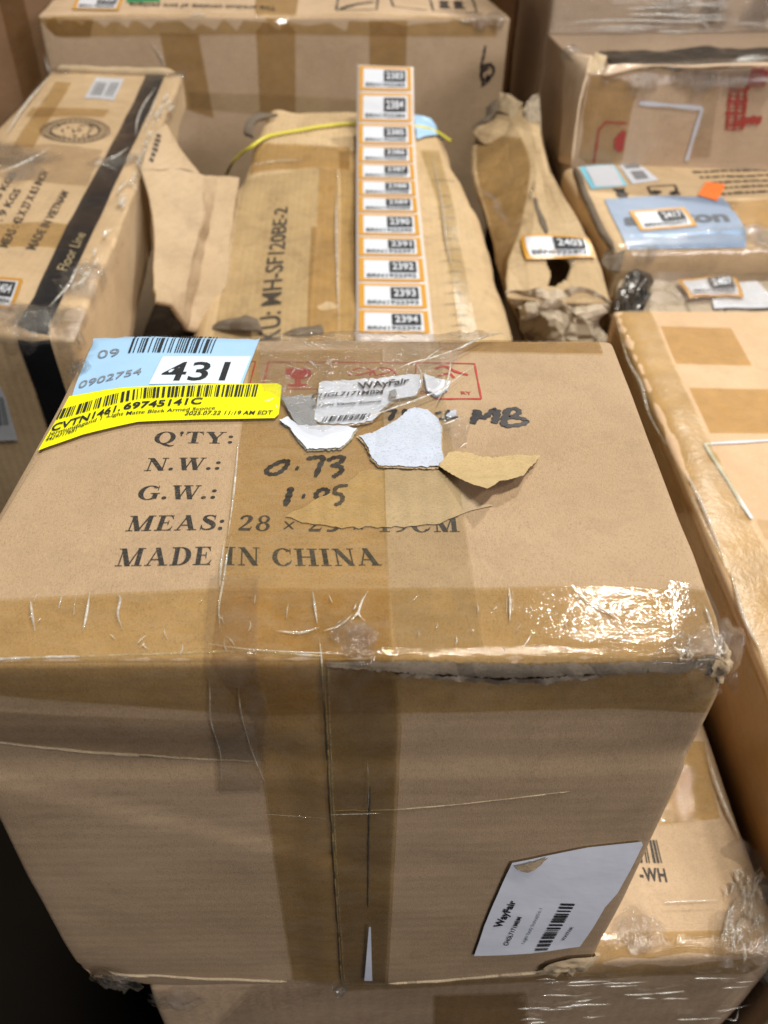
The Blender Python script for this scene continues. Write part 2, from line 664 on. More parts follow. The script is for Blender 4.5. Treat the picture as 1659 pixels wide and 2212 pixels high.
def text_mesh(s, bold, space=1.0):
    k = (s, bold, space)
    if k in _txt:
        return _txt[k]
    cu = bpy.data.curves.new('t', 'FONT')
    cu.body = s
    cu.size = 1
    cu.offset = bold
    cu.space_character = space
    cu.resolution_u = 3
    ob = bpy.data.objects.new('t', cu)
    COL.objects.link(ob)
    dg = bpy.context.evaluated_depsgraph_get()
    me = bpy.data.meshes.new_from_object(ob.evaluated_get(dg))
    V = [(v.co.x, v.co.y) for v in me.vertices]
    F = [tuple(p.vertices) for p in me.polygons]
    bpy.data.objects.remove(ob)
    x0, x1 = min(v[0] for v in V), max(v[0] for v in V)
    # cap height box keeps baseline for descenders
    y0, y1 = 0.0, .73
    V = [((x - x0) / (x1 - x0), (y - y0) / (y1 - y0)) for x, y in V]
    _txt[k] = (V, F, [0] * len(V))
    return _txt[k]


def ccw(P2, f):
    a, b, c = (P2[k] for k in f[:3])
    return (b[0] - a[0]) * (c[1] - a[1]) - (b[1] - a[1]) * (c[0] - a[0]) > 0


class Print:
    """collects flat print on one chart, builds one mesh"""

    def __init__(s, ch, off):
        s.ch, s.off, s.V, s.F, s.mi, s.mats = ch, off, [], [], [], []

    def m(s, mat):
        if mat not in s.mats:
            s.mats.append(mat)
        return s.mats.index(mat)

    def shape(s, uv, F, mat, extra=None, lvl=0):
        b = len(s.V)
        for i, (u, v) in enumerate(uv):
            s.V.append(s.ch.P(u, v, s.off + lvl * .00012 + (extra[i] * .000012 if extra else 0)))
        k = s.m(mat)
        for f in F:
            f = f if ccw(uv, f) else f[::-1]
            s.F.append(tuple(b + i for i in f))
            s.mi.append(k)

    def text(s, t, q, mat, bold=0.0, space=1.0, serif=False, lvl=0):
        V, F, E = serif_mesh(t) if serif else text_mesh(t, bold, space)
        s.shape([bil(q, a, b) for a, b in V], F, mat, E, lvl)

    def rect(s, q, a0, b0, a1, b1, mat, lvl=0, rad=0.0, asp=1.0, n=6):
        if rad:
            P = []
            for cx, cy, t0 in ((a1 - rad / asp, b1 - rad, 0), (a0 + rad / asp, b1 - rad, 90), (a0 + rad / asp, b0 + rad, 180), (a1 - rad / asp, b0 + rad, 270)):
                for k in range(5):
                    t = math.radians(t0 + 90 * k / 4)
                    P.append((cx + rad / asp * math.cos(t), cy + rad * math.sin(t)))
            uv = [bil(q, *p) for p in P]
            c = bil(q, (a0 + a1) / 2, (b0 + b1) / 2)
            s.shape(uv + [c], [(i, (i + 1) % len(P), len(P)) for i in range(len(P))], mat, None, lvl)
            return
        uv, F = [], []
        for i in range(n + 1):
            t = i / n
            uv += [bil(q, a0 + (a1 - a0) * t, b0), bil(q, a0 + (a1 - a0) * t, b1)]
            if i:
                k = 2 * i
                F.append((k - 2, k, k + 1, k - 1))
        s.shape(uv, F, mat, None, lvl)

    def bars(s, q, n, seed, mat, lvl=0, a0=0, a1=1, b0=0, b1=1, nseg=3):
        rnd = random.Random(seed)
        w_ = [rnd.choice((1, 1, 2, 3)) for _ in range(2 * n)]
        T = sum(w_)
        x = 0
        for i in range(2 * n):
            if i % 2 == 0:
                p0, p1 = a0 + (a1 - a0) * x / T, a0 + (a1 - a0) * (x + w_[i]) / T
                uv, F = [], []
                for k in range(nseg + 1):
                    b = b0 + (b1 - b0) * k / nseg
                    uv += [bil(q, p0, b), bil(q, p1, b)]
                    if k:
                        F.append((2 * k - 2, 2 * k - 1, 2 * k + 1, 2 * k))
                s.shape(uv, F, mat, None, lvl)
            x += w_[i]

    def stroke(s, uv, wd, mat, lvl=0, taper=True):
        """marker stroke through chart points, smoothed"""
        wd = wd / s.ch.unit
        P = [Vector((a, b)) for a, b in uv]
        Q = []
        n = (len(P) - 1) * 6
        for i in range(n + 1):
            Q.append(NetChart.cr(P, i / n) if len(P) > 2 else P[0].lerp(P[1], i / n))
        L, F = [], []
        for i, p in enumerate(Q):
            d = (Q[min(i + 1, n)] - Q[max(i - 1, 0)])
            if d.length < 1e-9:
                d = Vector((1, 0))
            d.normalize()
            nn = Vector((-d.y, d.x))
            k = wd / 2 * (1 + .25 * math.sin(i * 1.7 + P[0].x * 900))
            if taper and (i == 0 or i == n):
                k *= .6
            L += [tuple(p + nn * k), tuple(p - nn * k)]
            if i:
                j = 2 * i
                F.append((j - 2, j - 1, j + 1, j))
        s.shape(L, F, mat, [i / len(L) for i in range(len(L))], lvl + .3 * (len(s.V) % 5))

    def line(s, a, b, wd, mat, lvl=0):
        s.stroke([a, b], wd, mat, lvl, taper=False)

    def flush(s, name, parent, label=None):
        o_ = s.build(name, parent, label)
        s.V, s.F, s.mi, s.mats = [], [], [], []
        return o_

    def build(s, name, parent, label=None):
        return mk(name, s.V, s.F, s.mats, parent, s.mi, label=label)


# ---------------------------------------------------------------- bold serif capitals, drawn here
def _R(x0, y0, x1, y1):
    return [(x0, y0), (x1, y0), (x1, y1), (x0, y1)], [(0, 1, 2, 3)]


def _B(x0, x1, wd, y0=0.0, y1=1.0):
    return [(x0 - wd / 2, y0), (x0 + wd / 2, y0), (x1 + wd / 2, y1), (x1 - wd / 2, y1)], [(0, 1, 2, 3)]


def _A(cx, cy, rx, ry, a0, a1, wx, wy, n=22):
    V, F = [], []
    for i in range(n + 1):
        t = math.radians(a0 + (a1 - a0) * i / n)
        V += [(cx + rx * math.cos(t), cy + ry * math.sin(t)), (cx + (rx - wx) * math.cos(t), cy + (ry - wy) * math.sin(t))]
        if i:
            F.append((2 * i - 2, 2 * i, 2 * i + 1, 2 * i - 1))
    return V, F


def _V(pts):
    P = [Vector(p) for p in pts]
    n = (len(P) - 1) * 5
    Q = [NetChart.cr(P, i / n) for i in range(n + 1)]
    V, F = [], []
    for i, p in enumerate(Q):
        d = Q[min(i + 1, n)] - Q[max(i - 1, 0)]
        nn = Vector((-d.y, d.x)).normalized()
        V += [(p.x + nn.x * p.z / 2, p.y + nn.y * p.z / 2), (p.x - nn.x * p.z / 2, p.y - nn.y * p.z / 2)]
        if i:
            F.append((2 * i - 2, 2 * i, 2 * i + 1, 2 * i - 1))
    return V, F


h = .045
SERIF = {
    ' ': ([], .38),
    '.': ([_A(.13, .10, .10, .10, 0, 360, .1, .1)], .32),
    ':': ([_A(.15, .10, .10, .10, 0, 360, .1, .1), _A(.15, .58, .10, .10, 0, 360, .1, .1)], .42),
    "'": ([_B(.12, .12, .07, .62, .8), _A(.12, .9, .08, .12, 0, 360, .08, .12)], .26),
    'I': ([_R(.15, 0, .36, 1), _R(.03, 0, .48, h), _R(.03, 1 - h, .48, 1)], .53),
    'N': ([_B(.2, .2, .06), _B(.83, .83, .06), _B(.80, .2, .23), _R(.05, 0, .36, h), _R(.02, 1 - h, .3, 1), _R(.68, 1 - h, .98, 1)], 1.02),
    'M': ([_B(.2, .2, .06), _R(.87, 0, 1.08, 1), _B(.58, .22, .23), _B(.60, .92, .07), _R(.05, 0, .36, h), _R(.75, 0, 1.2, h), _R(.02, 1 - h, .3, 1), _R(.86, 1 - h, 1.2, 1)], 1.24),
    'A': ([_B(.13, .46, .065), _B(.78, .44, .22), _R(.26, .3, .68, .3 + h * 1.2), _R(.01, 0, .3, h), _R(.58, 0, 1.0, h)], 1.02),
    'D': ([_R(.14, 0, .35, 1), _R(.02, 0, .42, h), _R(.02, 1 - h, .42, 1), _A(.4, .5, .5, .5, -90, 90, .22, h)], .95),
    'E': ([_R(.14, 0, .35, 1), _R(.02, 0, .78, h), _R(.02, 1 - h, .74, 1), _R(.35, .49, .55, .53), _B(.56, .56, .04, .36, .66), _V([(.60, .03, .03), (.72, .1, .05), (.79, .27, .03)]), _V([(.58, .97, .03), (.68, .9, .05), (.74, .74, .03)])], .86),
    'C': ([_A(.5, .5, .46, .52, 42, 318, .22, .05), _R(.82, .66, .855, 1.0), _V([(.80, .16, .08), (.86, .26, .04), (.88, .30, .02)])], .95),
    'G': ([_A(.5, .5, .46, .52, 42, 325, .22, .05), _R(.82, .66, .855, 1.0), _R(.66, .06, .87, .42), _R(.56, .42, .95, .42 + h)], 1.0),
    'H': ([_R(.14, 0, .35, 1), _R(.72, 0, .93, 1), _R(.35, .48, .72, .535), _R(.02, 0, .47, h), _R(.02, 1 - h, .47, 1), _R(.6, 0, 1.05, h), _R(.6, 1 - h, 1.05, 1)], 1.07),
    'Q': ([_A(.5, .5, .47, .52, 0, 360, .22, .05, 34), _V([(.35, .04, .05), (.55, -.08, .14), (.8, -.22, .1), (.98, -.16, .03)])], 1.04),
    'T': ([_R(.32, 0, .53, 1), _R(.19, 0, .66, h), _R(.04, 1 - h, .81, 1), _V([(.045, .72, .025), (.07, .86, .05), (.2, .96, .05)]), _V([(.805, .72, .025), (.78, .86, .05), (.65, .96, .05)])], .86),
    'Y': ([_R(.36, 0, .57, .46), _R(.23, 0, .70, h), _B(.46, .18, .23, .42, 1), _B(.50, .78, .065, .42, 1), _R(.0, 1 - h, .4, 1), _R(.62, 1 - h, .93, 1)], .95),
    'W': ([_B(.38, .16, .21), _B(.38, .62, .06), _B(.86, .62, .21), _B(.88, 1.1, .06), _R(.0, 1 - h, .36, 1), _R(.46, 1 - h, .86, 1), _R(.96, 1 - h, 1.22, 1)], 1.24),
    'S': ([_V([(.64, .76, .04), (.58, .92, .07), (.38, .975, .06), (.2, .9, .13), (.19, .73, .19), (.37, .58, .24), (.55, .45, .24), (.65, .27, .19), (.57, .09, .12), (.36, .03, .06), (.18, .1, .07), (.11, .27, .04)]), _R(.62, .70, .66, 1.0), _R(.09, 0, .13, .32)], .78),
    '2': ([_V([(.10, .74, .12), (.17, .90, .13), (.34, .965, .1), (.50, .86, .19), (.50, .68, .19), (.36, .42, .1), (.09, .08, .05)]), _R(.08, 0, .60, .15), _V([(.58, .1, .05), (.64, .25, .03)])], .74),
    '8': ([_A(.35, .76, .26, .25, 0, 360, .14, .05), _A(.35, .26, .31, .28, 0, 360, .16, .05)], .74),
    '5': ([_R(.2, .85, .62, 1), _B(.13, .2, .05, .52, 1), _V([(.13, .54, .05), (.32, .63, .1), (.53, .5, .18), (.54, .24, .21), (.36, .05, .13), (.1, .06, .13)])], .74),
    '1': ([_R(.27, 0, .46, 1), _R(.12, 0, .6, h), _V([(.13, .86, .03), (.27, .92, .07), (.33, .98, .05)])], .70),
    '9': ([_A(.35, .67, .29, .33, 0, 360, .16, .05), _V([(.57, .66, .15), (.55, .38, .15), (.40, .12, .08), (.13, .02, .05)])], .74),
    'x': ([_B(.1, .5, .09, .12, .62), _B(.5, .1, .09, .12, .62)], .66),
}


def serif_mesh(t):
    V, F, E = [], [], []
    x = 0
    k = 0
    for ch_ in t:
        pcs, adv = SERIF[ch_]
        for pv, pf in pcs:
            b = len(V)
            V += [(x + a, c) for a, c in pv]
            E += [k % 6] * len(pv)
            F += [tuple(b + i for i in f) for f in pf]
            k += 1
        x += adv + .045
    W = max(v[0] for v in V)
    return [(a / W, c) for a, c in V], F, E


# ---------------------------------------------------------------- label with a number plate (code left out)
def number_label(ch, q, num, parent, off=.0006, rot=False, part='label', label=None, liner=False, res=8, gap=.0009):
    """q = chart quad BL BR TR TL"""
    p = Print(ch, off)
    if liner:
        p.rect(q, -.035, -.04, 1.035, 1.04, M['liner'], 0, n=3)
    if liner:
        for a in range(3):
            pass
    G_ = 16

    def grid(a0, b0, a1, b1, mat, lvl):
        uv, F = [], []
        for i in range(G_ + 1):
            for j in range(9):
                uv.append(bil(q, a0 + (a1 - a0) * i / G_, b0 + (b1 - b0) * j / 8))
        for i in range(G_):
            for j in range(8):
                k = i * 9 + j
                F.append((k, k + 9, k + 10, k + 1))
        p.shape(uv, F, mat, None, lvl)
    grid(0, 0, 1, 1, M['orange'], 1)
    grid(.075, .10, .925, .90, M['labelwhite'], 2)
    lab = p.build(part, parent, label)
    t = Print(ch, off + gap)
    uvq = lambda a0, b0, a1, b1: [bil(q, a0, b0), bil(q, a1, b0), bil(q, a1, b1), bil(q, a0, b1)]
    pl = uvq(.47, .36, .89, .84)
    for i in range(6):
        t.rect(pl, i / 6, 0, (i + 1) / 6, 1, M['ink_label'], 0, n=2)
    t.text(num, uvq(.515, .46, .845, .75), M['labelwhite'], bold=.02, lvl=6)
    t.text('BRN192' + num, uvq(.12, .15, .88, .30), M['ink_grey2'], bold=.03, lvl=1)
    t.build('print', lab)
    return lab


exec_order = []
# ================================================================ SETTING
fl = mk('floor', [Vector(p) for p in ((-12, -8, -.85), (12, -8, -.85), (12, 16, -.85), (-12, 16, -.85))], [(0, 1, 2, 3)], M['floor'])
prop(fl, kind='structure')

# ================================================================ MAIN BOX
mc = dict(TFL=atz(-190, 1437, 0), TFR=atz(1594, 1428, 0), TBL=atz(203, 726, 0), TBR=atz(1322, 738, 0),
          BFL=atz(183, 2136, -.285), BFR=atz(1262, 2112, -.285))
mc['BBL'] = mc['BFL'] + Vector((0, .222, 0))
mc['BBR'] = mc['BFR'] + Vector((0, .222, 0))


def main_extra(q, n):
    d = 0
    if n.y < -.5:  # front: old creases
        # diagonal crease on the left, horizontal fold
        zt = .2847 - q.z
        line = .035 + .0 + .62 * q.x
        t = (zt - (.062 + .50 * q.x)) / .004
        if q.x < .15:
            d += .0005 * math.tanh(t * .7) - .0010 * math.exp(-t * t * 2)
        t2 = (zt - (.064 - .02 * q.x)) / .004
        d += .0007 * math.tanh(t2) - .0010 * math.exp(-t2 * t2)
        d += .0007 * abs(noise.noise(Vector((q.x * 14, q.z * 22, 4))))
        t3 = (zt - (.045 + .012 * q.x)) / .003
        if q.x < .13:
            d += .0015 / (1 + math.exp(-(zt - (.043 + .03 * q.x)) / .0012)) * -1
    if n.z > .6:
        t = ((q.y - .052) / .004)
        if q.x < .11:
            d += .0006 * math.exp(-t * t)
        d -= .003 * math.exp(-((q.x - .0) / .02) ** 2) * math.exp(-((q.y - .16) / .08) ** 2)
    # crushed corners
    for cx, cy, cz, r in ((0, 0, 0, .035), (.28, 0, 0, .03), (.28, 0, .2847, .018), (0, 0, .2847, .02)):
        dd = (q - Vector((cx, cy, cz))).length
        if dd < r:
            d -= .006 * (1 - dd / r) * (1 + noise.noise(q * 90))
    return d


main = root('cardboard_box', (0, .11, -.2847), 'taped kraft box stamped MADE IN CHINA with blue 431 and yellow barcode labels', 'box')
MB = BoxChart(mc, (.28, .2227, .2847), r=.0035, amp=.0011, freq=11, seed=2, bulge=.0015, extra=main_extra)
MB.body('carton', M['card_main'], main, res=.006)
gT = (.14, .1)
gF = (.14, -.12)

# print
p = Print(MB, .00025)
Tq = lambda bl, br, tr, tl: to_uv(MB, [bl, br, tr, tl])
p.text("Q'TY:", Tq(C4((832, 768)), C4((1265, 768)), C4((1275, 706)), C4((850, 706))), M['ink'], serif=True)
p.flush('print', main)
p.text('N.W.:', Tq(C4((780, 917)), C4((1195, 912)), C4((1210, 848)), C4((808, 848))), M['ink'], serif=True)
p.flush('print', main)
p.text('G.W.:', Tq(C4((738, 1072)), C4((1172, 1072)), C4((1190, 998)), C4((765, 998))), M['ink'], serif=True)
p.flush('print', main)
p.text('MEAS: 28 x 25 x 19CM', Tq(C4((678, 1243)), C5((1118, 1253)), C5((1108, 1172)), C4((712, 1160))), M['ink'], serif=True)
p.flush('print', main)
p.text('MADE IN CHINA', Tq(C4((620, 1433)), C5((696, 1433)), C5((668, 1342)), C4((655, 1342))), M['ink'], serif=True)
p.build('print', main, label='large MADE IN CHINA line')
# red handling marks
p = Print(MB, .00025)


def frame_px(ch, pr, pts, wd, mat):
    uv = to_uv(ch, pts)
    for i in range(len(uv) - 1):
        pr.line(uv[i], uv[i + 1], wd, mat, i * .1)


frame_px(MB, p, C5((-40, 312), (10, 312), (-28, 468), (-60, 468)), .0007, M['red'])
frame_px(MB, p, [(570, 833), (580, 782), (1025, 789), (1039, 868), (940, 868)], .0009, M['red'])
frame_px(MB, p, C5((880, 322), (880, 400)), .0007, M['red'])
frame_px(MB, p, C5((75, 468), (800, 470)), .0008, M['red'])
for pol in ([(172, 348), (305, 350), (318, 395), (270, 412), (205, 408), (175, 385)], [(222, 405), (256, 405), (256, 440), (222, 440)], [(185, 440), (290, 440), (284, 456), (180, 454)]):
    uv = to_uv(MB, C5(*pol))
    p.shape(uv, [tuple(range(len(uv)))], M['red'], None, .5)
# umbrella / hand marks partly hidden by the torn labels
for k, cx in enumerate((590, 700)):
    arc = [(cx + 70 * math.cos(t), 395 - 45 * math.sin(t)) for t in [math.pi * j / 8 for j in range(9)]]
    p.stroke(to_uv(MB, C5(*arc)), .0011, M['red'])
    p.stroke(to_uv(MB, C5((cx - 40, 395), (cx + 50, 372))), .0012, M['red'])
p.stroke(to_uv(MB, C5((985, 360), (1035, 345), (1100, 375), (1165, 392))), .0018, M['red'])
p.stroke(to_uv(MB, C5((1000, 400), (1060, 385), (1090, 410))), .0014, M['red'])
p.text('RY', Tq(C5((1128, 503)), C5((1186, 504)), C5((1180, 486)), C5((1122, 485))), M['red'], bold=.02)
p.text('DO', Tq(C5((905, 500)), C5((960, 500)), C5((958, 482)), C5((905, 482))), M['red'], bold=.02)
p.build('print', main, label='red handling symbols in a red frame')
# handwriting
p = Print(MB, .0004)
mk_ = M['ink_marker']


def hand(pts, wd=.0021):
    p.stroke(to_uv(MB, C5(*pts)), wd, mk_)


hand([(200, 868), (165, 868), (105, 890), (70, 920), (85, 938), (130, 935), (170, 905), (185, 875), (160, 866), (110, 885)])
hand([(228, 905), (245, 908)], .0026)
hand([(288, 858), (330, 850), (378, 850), (362, 890), (335, 955)], .0023)
hand([(400, 868), (440, 850), (488, 850), (470, 878), (430, 895), (470, 900), (478, 925), (450, 945), (430, 958)], .0021)
p.flush('handwriting', main, label='marker digits 0.73')
hand([(205, 1010), (190, 1060), (172, 1112)], .0026)
hand([(262, 1058), (280, 1060)], .0028)
hand([(400, 1025), (370, 1022), (340, 1045), (345, 1068), (375, 1068), (400, 1045), (398, 1025), (370, 1020)], .002)
hand([(512, 1008), (455, 1015), (440, 1045), (470, 1055), (485, 1080), (465, 1105), (438, 1112)], .0022)
p.flush('handwriting', main, label='marker digits 1.05')
p2_ = Print(MB, .0011)
p2_.stroke(to_uv(MB, C5((512, 1008), (455, 1015), (440, 1050), (470, 1055), (485, 1080), (465, 1105), (438, 1112))), .0017, M['ink_soft'])
p2_.build('handwriting', main, label='faded last marker digit')
hand([(720, 592), (765, 588), (738, 645)], .0024)
hand([(822, 582), (812, 632)], .0024)
hand([(1058, 588), (1040, 650)], .0021)
hand([(985, 610), (1020, 602)], .0018)
hand([(1005, 640), (1110, 630)], .0018)
hand([(1188, 665), (1205, 620), (1212, 590)], .0036)
hand([(1212, 592), (1235, 630), (1262, 625), (1300, 592), (1320, 590)], .0030)
hand([(1322, 588), (1318, 625), (1305, 662)], .0036)
hand([(1378, 585), (1362, 640), (1355, 678)], .0034)
hand([(1362, 592), (1420, 580), (1442, 598), (1420, 618), (1385, 628), (1450, 632), (1482, 650), (1445, 668), (1360, 678)], .0026)
p.build('handwriting', main, label='marker letters MB')

# delaminated light patch over the print (torn-off ply)
pol = rag(C5((600, 922), (1000, 918), (1100, 1010), (1232, 1112), (1300, 1112), (1120, 1165), (1010, 1213), (850, 1222), (700, 1228), (480, 1238), (330, 1215), (170, 1172), (300, 1105), (430, 1035)), 12, 3, 4)
drape(MB, pol, .0006, 'torn_patch', M['card_torn'], main, res=.006, label='pale rough patch where the ply tore off')

# tapes: px polygons
E1 = -1.0
drape(MB, PX((-60, 1300), (480, 1277), (830, 1278), (1280, 1272), (1524, 1276), (1575, 1392), (1560, 1500), (1530, 1540), (1330, 1532), (860, 1538), (560, 1545), (100, 1512), (-60, 1500), (-178, 1430)), .0009, 'tape', M['tape_front'], main, res=.006, label='wide tape along the front top edge')
drape(MB, PX((545, 760), (826, 760), (833, 1100), (848, 1427), (868, 1560), (838, 2115), (636, 2112), (555, 1560), (455, 1430), (482, 1240), (520, 960)), .0013, 'tape', M['tape'], main, res=.007, label='wide tape down the middle of the top and front')
drape(MB, PX((690, 1435), (868, 1440), (868, 1560), (838, 2118), (738, 2118), (700, 1560)), .0016, 'tape', M['tape_faint'], main, res=.008)
drape(MB, PX((945, 733), (1292, 740), (1302, 770), (950, 762)), .0009, 'tape', M['tape_deep'], main, res=.006)
drape(MB, PX((455, 1255), (560, 1255), (585, 1540), (570, 1705), (475, 1705), (455, 1480)), .0018, 'tape', M['tape_grey'], main, res=.006)
drape(MB, PX((590, 735), (950, 735), (960, 860), (1045, 1400), (860, 1420), (833, 1200), (820, 760)), .0010, 'tape', M['tape_faint'], main, res=.007)
drape(MB, PX((-150, 1530), (120, 1545), (560, 1560), (570, 1650), (300, 1640), (0, 1612), (-150, 1600)), .0011, 'tape', M['tape_grey'], main, res=.007)
drape(MB, PX((1440, 1260), (1524, 1276), (1600, 1430), (1560, 1500), (1500, 1500), (1450, 1400)), .0019, 'tape', M['tape_grey'], main, res=.006)

# frayed, crushed front edge
rnd = random.Random(5)


def edge_roll(ch, pts, r0, mat, name, parent, seed=0, amp=.5, n=7, label=None, seg=2.5):
    """irregular roll of fibres following chart positions given in px"""
    uv = to_uv(ch, rag(pts, 14, 0, 0, False) + [pts[-1]])
    P = [ch.P(a, b, r0 * .3) for a, b in uv]
    V, F = [], []
    for i, c in enumerate(P):
        t = (P[min(i + 1, len(P) - 1)] - P[max(i - 1, 0)]).normalized()
        a = t.cross(Vector((0, -.7, .7))).normalized()
        b = t.cross(a)
        for k in range(n):
            th = 2 * math.pi * k / n
            rr = r0 * (1 + amp * noise.noise(c * 260 + Vector((k * 1.3, seed, 0))) + amp * .8 * noise.noise(c * 70 + Vector((seed, k * .4, 0))))
            if i in (0, len(P) - 1):
                rr *= .15
            V.append(c + (a * math.cos(th) + b * math.sin(th)) * rr)
        if i:
            for k in range(n):
                F.append(((i - 1) * n + k, (i - 1) * n + (k + 1) % n, i * n + (k + 1) % n, i * n + k))
    return mk(name, V, F, mat, parent, label=label)


band = [(705, 1430), (900, 1429), (1150, 1435), (1400, 1430), (1590, 1428), (1588, 1446), (1450, 1446), (1300, 1452), (1120, 1460), (1000, 1456), (860, 1448), (705, 1442)]
drape(MB, rag(band, 7, 2.6, 6), .0011, 'frayed_edge', M['card_edge'], main, res=.0025, jitter=.0016, seed=2, label='crushed grey fibre edge')
drape(MB, rag([(860, 1446), (1010, 1455), (1120, 1459), (1300, 1448), (1300, 1456), (1130, 1470), (1000, 1464), (870, 1454)], 5, 1.6, 8), .0016, 'frayed_edge', M['card_edge'], main, res=.002, jitter=.0022, seed=5)
edge_roll(MB, [(710, 1437), (900, 1440), (1200, 1443), (1400, 1438), (1570, 1438)], .0007, M['card_edge'], 'frayed_edge', main, 3)
edge_roll(MB, [(-175, 1430), (100, 1420), (300, 1415), (520, 1408), (700, 1418)], .0005, M['film_edge_glint'], 'tape_fold', main, 11)
edge_roll(MB, [(-120, 1617), (0, 1616), (180, 1632), (420, 1648), (560, 1653)], .0006, M['fibre'], 'torn_ridge', main, 12, label='torn ply ridge across the front')
edge_roll(MB, [(230, 2110), (330, 2108), (450, 2112), (620, 2117)], .0008, M['fibre'], 'frayed_edge', main, 13)
edge_roll(MB, [(840, 2118), (1000, 2110), (1150, 2098), (1230, 2090)], .0009, M['fibre'], 'frayed_edge', main, 14)
edge_roll(MB, [(697, 1440), (705, 1560), (716, 1760), (728, 1940), (738, 2118)], .0005, M['fibre'], 'seam', main, 15, label='fibrous seam under the tape')
edge_roll(MB, [(708, 1440), (712, 1580), (722, 1780), (733, 1960), (744, 2118)], .0004, M['film_edge_glint'], 'tape_fold', main, 16)
edge_roll(MB, [(722, 1746), (850, 1742), (1000, 1728), (1230, 1702)], .00025, M['fibre'], 'crease', main, 17)
edge_roll(MB, [(800, 1690), (797, 1800), (795, 1950)], .0004, M['card_edge'], 'seam', main, 18)
drape(MB, PX((797, 1985), (801, 1985), (804, 2103), (787, 2103)), .0021, 'paper_sliver', M['white'], main, res=.006, label='white paper sliver under the tape')

# blue and yellow labels
bl = drape(MB, rag(PX((197, 728), (230, 722), (350, 716), (470, 722), (558, 727), (562, 733), (525, 838), (518, 842), (330, 842), (240, 848), (155, 861), (152, 856)), 200, 0), .0016, 'label', M['blue'], main, res=.005, label='light blue sticker with bold 431')
p = Print(MB, .0020)
q = Tq(C4((815, 456)), C4((1310, 458)), C4((1370, 300)), C4((890, 302)))
p.rect(q, 0, 0, .995, 1, M['blue_pale'], 0)
p.text('431', Tq(C4((868, 438)), C4((1228, 438)), C4((1262, 330)), C4((915, 330))), M['ink_label'], bold=.014, lvl=1)
p.text('09', Tq(C4((528, 296)), C4((648, 290)), C4((656, 246)), C4((540, 250))), M['ink_faded'], lvl=1, bold=.0)
p.text('0902754', Tq(C4((420, 450)), C4((770, 398)), C4((782, 362)), C4((440, 410))), M['ink_faded'], lvl=1, bold=.005)
p.bars(Tq(C4((700, 278)), C4((1165, 283)), C4((1200, 180)), C4((740, 168))), 24, 5, M['ink_label'], 1)
p.build('print', bl)
yl = drape(MB, PX((147, 851), (260, 845), (400, 842), (600, 837), (609, 843), (603, 905), (594, 914), (420, 918), (300, 922), (180, 942), (78, 969), (100, 930), (125, 890)), .0019, 'label', M['yellow'], main, res=.005, label='bright yellow barcode sticker')
p = Print(MB, .0023)
p.bars(Tq(C4((300, 615)), C4((760, 540)), C4((765, 482)), C4((325, 560))), 24, 7, M['ink_label'], 1)
p.bars(Tq(C4((770, 538)), C4((1400, 528)), C4((1415, 462)), C4((775, 480))), 36, 8, M['ink_label'], 1)
p.text('CVTN1461.', Tq(C4((272, 684)), C4((660, 600)), C4((672, 565)), C4((292, 640))), M['ink_label'], bold=.025, lvl=1)
p.text('69745141C', Tq(C4((675, 597)), C4((1100, 572)), C4((1112, 538)), C4((688, 560))), M['ink_label'], bold=.025, lvl=1)
p.text('Jermundagand 1 - ', Tq(C4((258, 710)), C4((590, 638)), C4((598, 618)), C4((268, 688))), M['ink_label'], lvl=1, bold=.012)
p.text('Light Matte Black Armed Sconce', Tq(C4((590, 634)), C4((1175, 602)), C4((1182, 584)), C4((598, 614))), M['ink_label'], lvl=1, bold=.012)
p.text('2025.07.22 11:19 AM EDT', Tq(C4((1008, 634)), C4((1482, 627)), C4((1490, 604)), C4((1020, 612))), M['ink_label'], lvl=1, bold=.015)
p.text('4429717681', Tq(C4((240, 742)), C4((415, 696)), C4((424, 674)), C4((255, 718))), M['ink_label'], lvl=1, bold=.012)
p.build('print', yl)

# torn white label scraps under the film
def scrap(pol, off, mat, seed, lab=None, jit=.0009, st=9, am=3.4, name='torn_paper'):
    cx, cy = sum(q_[0] for q_ in pol) / len(pol), sum(q_[1] for q_ in pol) / len(pol)
    big = [(cx + (x - cx) * 1.02 + (x > cx) * 3 - 1, cy + (y - cy) * 1.025 + 1) for x, y in pol]
    drape(MB, rag(C5(*big), 2.2, 1.6, seed + 50), off - .0004, 'glue_residue', M['card_torn'] if seed % 2 else M['white_torn'], main, res=.005)
    return drape(MB, rag(rag(C5(*pol), st * .9, am * .5, seed + 9), st * .25, am * .28, seed), off, name, mat, main, res=.004, jitter=jit, seed=seed, label=lab)


scrap([(150, 530), (230, 522), (330, 520), (345, 690), (240, 687), (185, 600)], .0015, M['grey_back'], 1, 'grey backing of a torn label')
scrap([(140, 655), (185, 635), (240, 687), (330, 690), (450, 690), (562, 705), (525, 760), (470, 812), (380, 816), (290, 820), (240, 760), (200, 700)], .0016, M['white'], 2, 'white torn corner of a label')
ws = scrap([(360, 448), (380, 440), (560, 430), (730, 420), (845, 402), (900, 405), (905, 470), (880, 522), (770, 542), (705, 592), (640, 662), (560, 680), (480, 685), (390, 680), (328, 655), (345, 560)], .0018, M['white'], 3, 'torn white label fragment with serif lettering', jit=.0006)
scrap([(925, 402), (1000, 430), (1068, 448), (1045, 492), (990, 527), (940, 492)], .0017, M['white'], 4)
scrap([(565, 742), (640, 735), (700, 700), (760, 668), (820, 620), (870, 588), (940, 600), (1000, 652), (1020, 700), (1015, 760), (1018, 820), (1030, 880), (995, 915), (850, 914), (680, 908), (640, 862), (610, 790)], .0017, M['white_torn'], 5, 'large torn white paper remnant')
scrap([(1045, 630), (1070, 606), (1098, 602), (1095, 630), (1060, 645)], .0016, M['white_torn'], 6)
